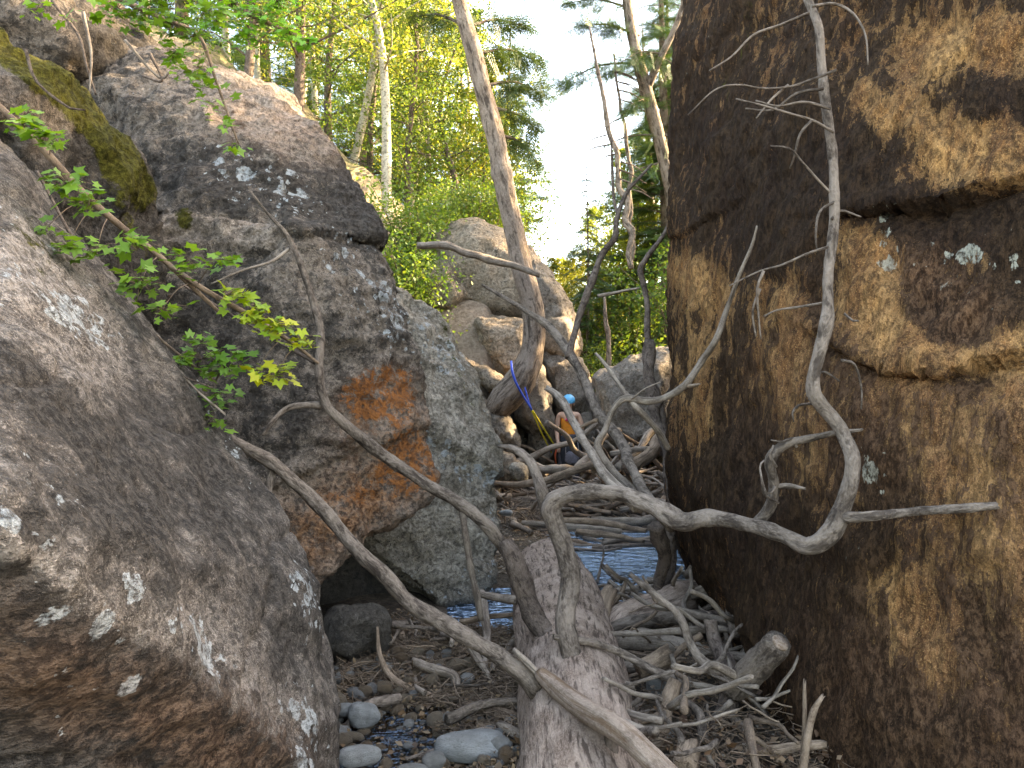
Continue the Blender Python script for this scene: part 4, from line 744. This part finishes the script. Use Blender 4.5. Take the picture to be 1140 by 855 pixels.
def tree_conifer(seed, H, R0, c0, dens, r0, droop=.25):
    rs = np.random.default_rng(seed); bgx = Bag(); tr = [(0, 0, -.4, r0 * 1.1), (.015 * H * rs.normal(), .01 * H * rs.normal(), H * .5, r0 * .6), (.02 * H * rs.normal(), 0, H, .01)]
    bgx.tube(tr, seg=.4, sides=10, bark=.06, seed=seed, bf=3); c = catmull(tr, .15)[:, :3]; nb = int(H * 9 * dens); PS = []; NS = []; SP = []; SZ = []; DIR = []
    for k in range(nb):
        f = c0 + (.99 - c0) * (k + .5) / nb; i = int(f * (len(c) - 1)); a = k * 2.4 + rs.normal() * .5; L = R0 * ((1 - f) / (1 - c0)) ** .8 * rs.uniform(.5, 1.15) + .12; 
        d = np.array([math.cos(a), math.sin(a), -droop * rs.uniform(.3, 1.6) + .25]); p = [c[i], c[i] + d * L * .5, c[i] + d * L + [0, 0, -.12 * L]]
        bgx.tube([(*p[0], .012 + .02 * L / 2), (*p[1], .009), (*p[2], .004)], seg=.5, sides=4, bark=0)
        m = max(4, int(L * 15)); t = np.linspace(.18, 1, m)[:, None]; q = p[0] * (1 - t) ** 2 + 2 * t * (1 - t) * p[1] + t * t * p[2]
        for sgn in (-1, 1):
            side = np.cross(d, [0, 0, 1]); side /= np.linalg.norm(side); dr_ = d * .8 + side * sgn * .9
            dr_ = dr_ + rs.normal(size=(m, 3)) * .22 + [0, 0, -.2]; PS.append(q); DIR.append(dr_); SZ.append((.18 + .22 * L * (1 - t[:, 0] * .6)) * rs.uniform(.7, 1.2, m))
    PS = np.vstack(PS); DIR = np.vstack(DIR); SZ = np.concatenate(SZ); DIR /= np.linalg.norm(DIR, axis=1)[:, None]
    n = len(PS); nz = np.cross(DIR, np.cross([0, 0, 1], DIR) + rs.normal(size=(n, 3)) * .3); nz /= np.linalg.norm(nz, axis=1)[:, None] + 1e-9; bx = np.cross(DIR, nz)
    tv, tf = FR; V = PS[:, None] + SZ[:, None, None] * (tv[None, :, 0:1] * bx[:, None] + tv[None, :, 1:2] * DIR[:, None] + tv[None, :, 2:3] * nz[:, None])
    Fs = (tf[None] + (np.arange(n) * len(tv))[:, None, None]).reshape(-1, 3); return bgx.mesh('trunk', M['trunk']), mesh_of('crown', V.reshape(-1, 3), Fs, M['needle'], False)
def shrub(seed, H, R0, nleaf, ls, lm):
    rs = np.random.default_rng(seed); bgx = Bag(); pos = []
    for k in range(16):
        a = rs.uniform(0, 6.28); r = R0 * rs.uniform(.2, 1); tip = np.array([math.cos(a) * r, math.sin(a) * r, H * rs.uniform(.5, 1.)]); md = tip * [.35, .35, .55]
        bgx.tube([(0, 0, -.1, .014), (*md, .009), (*tip, .003)], seg=.2, sides=5, bark=0)
        m = nleaf // 16; t = rs.beta(2.5, 1, m)[:, None]; pos.append(md * (2 * t * (1 - t)) + tip * t * t + rs.normal(size=(m, 3)) * R0 * .16)
    pos = np.vstack(pos); n = len(pos); V, Fs = inst(*LF, pos, rs.normal(size=(n, 3)) * .8 + [0, 0, 1], rs.uniform(.6, 1.2, n) * ls, rs.uniform(0, 6.28, n))
    return bgx.mesh('stem', M['twig']), mesh_of('foliage', V, Fs, lm, False)
PR = {'aspen': [tree_broad(s, 11, .28, 2.4, 8500, .085, M['aspl'], M['aspen'], .085) for s in (1, 2, 3)],
      'broad': [tree_broad(s, 7, .18, 2.3, 9000, .085, M['bushl'], M['limbdark'], .09) for s in (4, 5)],
      'yellow': [tree_broad(s, 6, .15, 2.2, 10000, .1, M['bushy'], M['limbdark'], .08) for s in (6, 7)],
      'conifer': [tree_conifer(s, 13, 2.3, .12, 1., .2) for s in (8, 9)],
      'thin': [tree_conifer(s, 6, 1.1, .1, 1.5, .05, .45) for s in (10,)],
      'shrub': [shrub(s, 1.5, .9, 2600, .065, M['bushl']) for s in (11, 12)], 'yshrub': [shrub(s, 1.4, .9, 2300, .065, M['bushy']) for s in (13,)]}
PN = {'aspen': ('aspen_tree', 'tree'), 'broad': ('leafy_tree', 'tree'), 'yellow': ('yellow_leafed_tree', 'tree'), 'conifer': ('conifer_tree', 'tree'), 'thin': ('young_conifer', 'tree'), 'shrub': ('shrub', 'shrub'), 'yshrub': ('shrub', 'shrub')}
def plant(kind, px, d, label, group=None, sc=1., lean=0, zoff=0, var=None, xy=None):
    x, y = (P(px, 400, d)[:2] if xy is None else xy); z = float(gh(np.array([x]), np.array([y]))[0]) + zoff
    t, c = PR[kind][var if var is not None else random.randrange(len(PR[kind]))]; nm, cat = PN[kind]
    e = empty(nm, (x, y, z), label, cat, group); e.rotation_euler = (0, lean, random.uniform(0, 6.28)); s = sc; e.scale = (s, s, s * random.uniform(.9, 1.1))
    link(t.name.split('.')[0], t, e); link(c.name.split('.')[0], c, e); return e
G1 = 'trees on the left bank'; G2 = 'conifers behind the gorge'
for px, d, k in [(250, 17, 'aspen'), (290, 20, 'aspen'), (330, 16, 'broad'), (350, 22, 'aspen'), (385, 18, 'aspen'), (400, 26, 'conifer'), (420, 20, 'broad'), (440, 24, 'aspen'), (455, 17.5, 'broad'), (470, 28, 'conifer'), (490, 22, 'aspen'), (505, 19, 'broad'), (520, 27, 'aspen'), (545, 24, 'broad'), (560, 30, 'conifer'), (340, 30, 'conifer'), (300, 27, 'conifer'), (520, 34, 'conifer'), (440, 34, 'conifer'), (575, 36, 'aspen'), (365, 20, 'broad'), (410, 30, 'aspen'), (475, 20, 'aspen'), (535, 20, 'yellow'), (430, 16, 'aspen'), (320, 24, 'aspen'), (270, 15, 'broad'), (200, 22, 'conifer'), (140, 19, 'aspen'), (60, 22, 'conifer')]:
    plant(k, px, d, {'yellow': 'yellow-green leafy tree among the trees on the left bank', 'aspen': 'pale-stemmed aspen with light green and yellow leaves among the trees on the left bank', 'broad': 'dense green leafy tree among the trees on the left bank', 'conifer': 'dark conifer standing behind the aspens of the left bank'}[k], {'yellow': 'yellow-green trees on the left bank', 'aspen': 'aspens on the left bank', 'broad': 'leafy trees on the left bank', 'conifer': 'conifers on the left bank'}[k], random.uniform(.85, 1.15))
for px, d, k in [(728, 26, 'conifer'), (745, 20, 'conifer'), (752, 30, 'conifer'), (765, 22, 'conifer'), (800, 20, 'conifer'), (850, 24, 'conifer'), (770, 33, 'conifer')]:
    plant(k, px, d, 'dark green conifer among those crowding the right bank beyond the ochre wall', 'conifers on the right bank', random.uniform(.8, 1.1))
plant('thin', 652, 19, 'small sparse young spruce outlined against the white sky gap', None, .9, 0)
for px, d, s in [(628, 30, .75), (645, 26, .6), (665, 22, .6), (685, 24, .75), (705, 21, .7), (635, 38, .9), (668, 36, .9), (610, 34, .7), (700, 30, 1.)]: plant('yellow', px, d, 'sunlit yellow-green bush-like tree at the foot of the bright sky gap', 'yellow-green trees below the sky gap', s)
for px, d, s in [(432, 12.8, 1.1), (455, 13.4, 1.1), (470, 14.2, 1.1), (490, 15.8, .9), (510, 16.6, 1.), (530, 16.5, 1.), (550, 17, 1.), (415, 13, 1.2), (462, 12.2, .55), (450, 14.5, 1.3), (400, 9.5, .8), (412, 10.5, 1.), (425, 9., .5), (396, 12, 1.3), (436, 11.5, .7)]: plant('shrub', px, d, 'green shrub among those on the mound left of the tan boulder', 'green shrubs on the mound', s)
for px, d, s in [(428, 11.8, .8), (442, 10.8, .6)]: plant('yshrub', px, d, 'yellowing shrub just behind the shoulder of the big boulder', 'yellowing shrubs behind the big boulder', s)
for px, d, s in [(660, 17, 1.1), (690, 16, 1.2), (715, 15, 1.2), (735, 15, 1.3), (700, 19, 1.5), (670, 20, 1.4), (750, 17, 1.4)]: plant('shrub', px, d, 'green shrub among those above the sloping grey boulder', 'green shrubs above the sloping boulder', s)
# conifers added out of frame on the right bank to shade the gorge
for x, y in [(9.5, 6.5), (8, 11), (9.5, 14), (8.5, 17.5), (11, 9.5)]: plant('conifer', 0, 0, 'added tall conifer outside the picture, shading the gorge from the right bank', 'added shade conifers outside the picture', 1., xy=(x, y))
# the curved pine
pr = [(548, 462, 12.1, 24), (562, 444, 11.9, 34), (578, 427, 11.8, 34), (590, 402, 11.8, 28), (595, 370, 11.8, 24), (591, 335, 11.8, 24), (582, 300, 11.8, 23), (571, 250, 11.8, 22), (560, 200, 11.8, 21), (551, 150, 11.8, 20), (538, 100, 11.8, 19), (525, 50, 11.8, 18), (511, 0, 11.8, 16), (506, -20, 11.8, 15), (480, -130, 11.8, 17), (450, -260, 12, 12), (430, -380, 12, 4)]
pp = PX(pr); po = np.array(P(585, 450, 12)); pt = empty('pine_tree', po, 'tall pine whose trunk curves at the base and leans left across the sky', 'tree')
link('trunk', Bag().tube(pp, seg=.08, sides=28, bark=.06, seed=3, bf=5, knots=5).mesh('trunk', M['trunk'], po), pt)
def boughs(base, specs, org, rs=np.random.default_rng(5)):
    PS = []; DIR = []; SZ = []; bgx = Bag()
    for p0, p1, dens in specs:
        p0 = np.array(p0); p1 = np.array(p1); L = np.linalg.norm(p1 - p0); d = (p1 - p0) / L; md = (p0 + p1) / 2 + [0, 0, .1 * L]
        bgx.tube([(*p0, .03), (*md, .018), (*p1, .005)], seg=.2, sides=6, bark=0); m = int(L * 85 * dens); t = rs.random(m)[:, None] * .85 + .15
        q = p0 * (1 - t) ** 2 + 2 * t * (1 - t) * md + t * t * p1; PS.append(q + rs.normal(size=(m, 3)) * .07 * L * [1, 1, .5]); DIR.append(d * .7 + rs.normal(size=(m, 3)) * .6 + [0, 0, -.15]); SZ.append(rs.uniform(.2, .42, m))
    PS = np.vstack(PS); DIR = np.vstack(DIR); SZ = np.concatenate(SZ); DIR /= np.linalg.norm(DIR, axis=1)[:, None]; n = len(PS)
    nz = np.cross(DIR, np.cross([0, 0, 1], DIR) + rs.normal(size=(n, 3)) * .4); nz /= np.linalg.norm(nz, axis=1)[:, None] + 1e-9; bx = np.cross(DIR, nz); tv, tf = FR
    V = PS[:, None] + SZ[:, None, None] * (tv[None, :, 0:1] * bx[:, None] + tv[None, :, 1:2] * DIR[:, None] + tv[None, :, 2:3] * nz[:, None]); Fs = (tf[None] + (np.arange(n) * len(tv))[:, None, None]).reshape(-1, 3)
    link('limbs', bgx.mesh('limbs', M['limbdark'], org), base); link('crown', mesh_of('crown', V.reshape(-1, 3) - org, Fs, M['needle'], False), base)
boughs(pt, [(P(520, 30, 11.8), P(585, 30, 12.5), 1.), (P(530, 60, 11.8), P(600, 70, 12.8), 1.2), (P(540, 95, 11.8), P(610, 110, 13), 1.2), (P(548, 120, 11.8), P(605, 150, 12.5), 1.), (P(556, 150, 11.8), P(600, 185, 13), .7), (P(505, -20, 11.8), P(600, -20, 13), 1.2), (P(520, 30, 11.8), P(455, 20, 12.5), .6), (P(500, -60, 11.8), P(590, -80, 12.), 1.2), (P(500, -60, 11.8), P(400, -60, 12.), 1.2), (P(480, -140, 11.8), P(560, -170, 12.), 1.2), (P(480, -140, 11.8), P(400, -120, 12.), 1.2), (P(440, -300, 12), P(500, -300, 12), 1.5), (P(440, -300, 12), P(380, -280, 12), 1.5)], po)
# twin trunk tree on the right
o2 = P(752, 260, 17.5); o2 = np.array([o2[0], o2[1], 3.]); t2 = empty('conifer_tree', o2, 'leaning twin-stemmed conifer with a grey trunk at the left edge of the ochre wall', 'tree')
link('trunk', Bag().tube(PX([(770, 360, 17.5, 18), (748, 220, 17.5, 15), (735, 160, 17.5, 14), (718, 95, 17.5, 14), (706, 50, 17.5, 12), (698, 0, 17.5, 10), (690, -120, 17.5, 5)]), seg=.15, sides=12, bark=.05, seed=8, bf=3).tube(PX([(720, 100, 17.5, 9), (735, 65, 17.3, 8), (752, 30, 17.2, 7), (765, -10, 17.1, 6), (775, -60, 17, 3)]), seg=.15, sides=10, bark=.05, seed=9, bf=3).mesh('trunk', M['trunk'], o2), t2)
boughs(t2, [(P(715, 70, 17.5), P(615, 100, 17), 1.3), (P(712, 40, 17.5), P(640, 30, 17), 1.3), (P(705, 10, 17.5), P(625, 5, 17.5), 1.), (P(735, 150, 17.5), P(660, 170, 17.5), .35), (P(740, 180, 17.5), P(680, 215, 17), .4), (P(720, 60, 17.5), P(770, 90, 17), 1.), (P(735, 60, 17.3), P(690, 70, 16.5), .7), (P(740, 150, 17), P(775, 170, 17), .8), (P(700, -20, 17.5), P(650, -30, 17), 1.2), (P(700, -20, 17.5), P(760, -30, 17), 1.2), (P(725, 110, 17.5), P(690, 130, 16.8), .5)], o2)
for k, (rows, lab) in enumerate([([(700, 300, 16, 6), (700, 240, 16, 7), (690, 190, 16, 6), (676, 130, 16, 5), (664, 80, 16, 4), (655, 30, 16, 2)], 'slender bare leaning trunk between the young spruce and the twin-stemmed conifer'), ([(704, 290, 17, 5), (698, 160, 17, 4), (688, 100, 17, 3), (684, 60, 17, 2)], 'second slender bare stem close behind the leaning one'), ([(678, 420, 15, 5), (676, 360, 15, 5), (674, 330, 15, 3)], 'short grey dead stem in the green shrubs right of centre')]):
    r = limb(rows, M['limb'], None, 'bare_tree', label=lab, cat='dead tree', seg=.15, sides=8, knots=3)
    if k < 2:
        for j in range(7):
            t = .25 + .1 * j; a = rows[1 + int(t * 3)]; s = random.choice((-1, 1)); limb([(a[0], a[1] + 10 * j - 30, a[2], 2), (a[0] + s * 14, a[1] + 4 + 10 * j - 30, a[2], 1.5), (a[0] + s * 30, a[1] + 14 + 10 * j - 30, a[2], .8)], M['limbdark'], r, 'branch', seg=.2, sides=5, knots=0)
# ------------------------------------------------------------------ climber
PB = P(633, 485, 13.0); pbx, pby = PB[0], PB[1]; gz = 0.0
M['skin'] = plain('skin', (.66, .40, .29), .5, .4, .06); M['orange'] = plain('orange_cloth', (.8, .27, .04), .85, .2, .1); M['pink'] = plain('pink_cloth', (.85, .08, .22), .85, .2, .1); M['trouser'] = plain('grey_trouser', (.14, .13, .15), .9, .2, .2)
M['helmet'] = plain('blue_helmet', (.07, .4, .68), .35, .5, .05); M['pack'] = plain('dark_pack', (.028, .03, .038), .75, .3, .3); M['strap'] = plain('grey_strap', (.22, .2, .2), .8, .3, .1); M['hair'] = plain('brown_hair', (.16, .09, .045), .7, .3, .2); M['ryellow'] = plain('yellow_rope', (.55, .45, .03), .7, .3, .15); M['rblue'] = plain('blue_webbing', (.02, .07, .42), .6, .3, .1); M['rred'] = plain('red_rope', (.45, .08, .03), .7, .3, .1); M['eye'] = plain('eye', (.04, .03, .025), .3, .5, 0)
def skinned(name, verts, edges, radii, mat, parent, sub=2, root=0):
    me = bpy.data.meshes.new(name); me.from_pydata([tuple(v) for v in verts], edges, []); o = bpy.data.objects.new(name, me); COL.objects.link(o)
    md = o.modifiers.new('k', 'SKIN'); md.use_smooth_shade = True; lay = me.skin_vertices[0].data
    for i, r in enumerate(radii): lay[i].radius = (r, r) if not isinstance(r, tuple) else r; lay[i].use_root = (i == root)
    s = o.modifiers.new('s', 'SUBSURF'); s.levels = sub; s.render_levels = sub
    m2 = bpy.data.meshes.new_from_object(o.evaluated_get(bpy.context.evaluated_depsgraph_get())); bpy.data.objects.remove(o)
    m2.materials.clear(); m2.materials.append(mat); m2.polygons.foreach_set('use_smooth', np.ones(len(m2.polygons), bool)); return link(name, m2, parent)
pe = empty('person', (pbx, pby, gz), 'person in a sky-blue helmet and orange tank top standing beyond the pool, head bowed', 'person')
# local: x right in picture, y away, z up; faces the camera (-y), leaning slightly
V = [(0, .02, .92), (0, .02, 1.06), (0, .0, 1.2), (.0, -.02, 1.33), (0, -.04, 1.42), (0, -.06, 1.48), (0, -.075, 1.56), (0, -.085, 1.60)]
E = [(i, i + 1) for i in range(7)]; Rr = [(.14, .1), (.115, .085), (.125, .095), (.12, .09), (.05, .05), (.048, .048), (.078, .09), (.06, .07)]
def arm(s, pts, rad):
    i0 = len(V); prev = 3
    for p, r in zip(pts, rad): V.append(p); Rr.append(r); E.append((prev, len(V) - 1)); prev = len(V) - 1
    return prev
for s in (-1, 1):
    if s < 0: h = arm(s, [(-.16, -.02, 1.36), (-.20, .0, 1.12), (-.185, -.12, .92), (-.17, -.16, .86), (-.165, -.18, .82)], [.052, .042, .03, (.04, .02), (.036, .018)])
    else: h = arm(s, [(.16, -.02, 1.36), (.225, .0, 1.14), (.16, -.16, 1.0), (.13, -.2, .96), (.11, -.22, .93)], [.052, .042, .03, (.04, .02), (.036, .018)])
    hx, hy, hzz = V[h]
    for k in range(4):
        ln = (.038, .045, .042, .033)[k]; ox = (k - 1.5) * .018; q = len(V)
        V.extend([(hx + ox, hy - .005, hzz - .03), (hx + ox * 1.1, hy - .012, hzz - .03 - ln * .6), (hx + ox, hy + .002, hzz - .03 - ln)]); Rr.extend([.009, .008, .007]); E.extend([(h, q), (q, q + 1), (q + 1, q + 2)])
    q = len(V); V.extend([(hx - s * .035, hy - .01, hzz + .01), (hx - s * .05, hy - .02, hzz - .025)]); Rr.extend([.011, .009]); E.extend([(h, q), (q, q + 1)])
for s in (-1, 1):
    q = len(V); V.extend([(s * .09, .02, .84), (s * .11, -.04, .48), (s * .12, .04, .1), (s * .12, .02, .05), (s * .13, -.13, .035)]); Rr.extend([.085, .055, .04, .045, .035]); E.extend([(0, q), (q, q + 1), (q + 1, q + 2), (q + 2, q + 3), (q + 3, q + 4)])
body = skinned('body', V, E, Rr, M['skin'], pe)
skinned('tank_top', [(0, .02, .96), (0, .01, 1.08), (0, .0, 1.2), (0, -.015, 1.3), (-.085, -.02, 1.385), (.085, -.02, 1.385)], [(0, 1), (1, 2), (2, 3), (3, 4), (3, 5)], [(.15, .115), (.13, .1), (.14, .115), (.125, .105), (.035, .07), (.035, .07)], M['orange'], pe)
skinned('trousers', [(0, .02, .94), (-.09, .02, .84), (-.11, -.04, .48), (-.12, .04, .12), (.09, .02, .84), (.11, -.04, .48), (.12, .04, .12)], [(0, 1), (1, 2), (2, 3), (0, 4), (4, 5), (5, 6)], [(.15, .115), .1, .075, .065, .1, .075, .065], M['trouser'], pe)
skinned('bra_strap', [(-.05, -.115, 1.25), (-.03, -.12, 1.31), (.0, -.118, 1.25), (.04, -.125, 1.22)], [(0, 1), (1, 2), (2, 3)], [.02, .022, .024, .016], M['pink'], pe, 1)
# head details
def blob(name, c, r, mat, parent, cut=None, sub=3, rot=0):
    bm = bmesh.new(); bmesh.ops.create_icosphere(bm, subdivisions=sub, radius=1)
    if cut is not None: bmesh.ops.bisect_plane(bm, geom=bm.verts[:] + bm.edges[:] + bm.faces[:], plane_co=(0, 0, cut), plane_no=(0, 0, 1), clear_inner=True)
    bmesh.ops.scale(bm, vec=r, verts=bm.verts); bmesh.ops.rotate(bm, matrix=Matrix.Rotation(rot, 3, 'X'), verts=bm.verts); bmesh.ops.translate(bm, vec=c, verts=bm.verts)
    me = bpy.data.meshes.new(name); bm.to_mesh(me); bm.free(); me.materials.append(mat); me.polygons.foreach_set('use_smooth', np.ones(len(me.polygons), bool)); return link(name, me, parent)
hel = blob('helmet', (0, -.07, 1.59), (.105, .125, .1), M['helmet'], pe, -.15, rot=.35)
o = blob('hair', (0, -.03, 1.53), (.085, .07, .1), M['hair'], pe); blob('nose', (0, -.175, 1.525), (.012, .02, .02), M['skin'], body); blob('mouth', (0, -.16, 1.485), (.024, .01, .006), M['pink'], body)
for s in (-1, 1): blob('eye', (s * .03, -.165, 1.548), (.011, .008, .007), M['eye'], body); blob('ear', (s * .083, -.07, 1.53), (.012, .022, .03), M['skin'], body)
# the pack she holds
bx_, by_ = pbx + .02, pby - .34; bp_ = empty('backpack', (bx_, by_, .5), 'dark grey pack held in front of the climber', 'backpack')
def pack_mesh(w_, d_, h_, z0, sd):
    bm = bmesh.new(); bmesh.ops.create_icosphere(bm, subdivisions=4, radius=1); Vv = np.array([v.co[:] for v in bm.verts]); Fv = [[v.index for v in f.verts] for f in bm.faces]; bm.free()
    Vv = np.sign(Vv) * np.abs(Vv) ** .6; Vv = Vv * (1 + .09 * fbm(Vv * 2.6 + sd, 3, sd))[:, None]; return Vv * [w_ / 2, d_ / 2, h_ / 2] + [0, 0, z0]
def pk(name, w_, d_, h_, c, mat, sd):
    bm = bmesh.new(); bmesh.ops.create_icosphere(bm, subdivisions=4, radius=1); Fv = [[v.index for v in f.verts] for f in bm.faces]; bm.free(); return link(name, mesh_of(name, pack_mesh(w_, d_, h_, 0, sd) + np.array(c), Fv, mat), bp_)
pk('bag', .34, .24, .50, (0, 0, .25), M['pack'], 3); pk('lid', .36, .27, .15, (0, 0, .47), M['pack'], 5); pk('pocket', .22, .1, .2, (0, -.13, .18), M['trouser'], 7)
for s in (-1, 1): link('strap', Bag().tube([(s * .09, -.13, .44, .008), (s * .1, -.16, .25, .008), (s * .03, -.15, .08, .008)], seg=.05, sides=6, bark=0).mesh('strap', M['strap']), bp_)
# webbing and ropes
def rope(name, rows, mat, lab, cat): return stick(name, rows, mat, None, False, lab, cat, seg=.08, sides=6, bark=0)
rope('webbing', [(569, 402, 11.45, 2.5), (570, 412, 11.4, 3), (574, 425, 11.4, 3), (581, 438, 11.5, 2.5), (592, 456, 11.6, 2.5)], M['rblue'], 'blue webbing sling running down the front of the curved pine base', 'sling')
rope('webbing', [(584, 430, 11.6, 2), (588, 445, 11.6, 2), (592, 457, 11.6, 2.5)], M['rblue'], 'dark blue sling strand coming from behind the curved pine base', 'sling')
rope('rope', [(592, 457, 11.6, 1.8), (603, 482, 12, 1.7), (614, 504, 12.4, 1.6)], M['ryellow'], 'left strand of yellow climbing rope below the blue sling', 'rope')
rope('rope', [(593, 457, 11.6, 1.8), (606, 478, 12, 1.7), (620, 500, 12.5, 1.6)], M['ryellow'], 'right strand of yellow climbing rope ending at the pack', 'rope')
rope('rope', [(620, 498, 12.5, 2), (618, 507, 12.5, 2), (619, 516, 12.5, 2)], M['rred'], 'short red rope hanging beside the dark pack', 'rope')
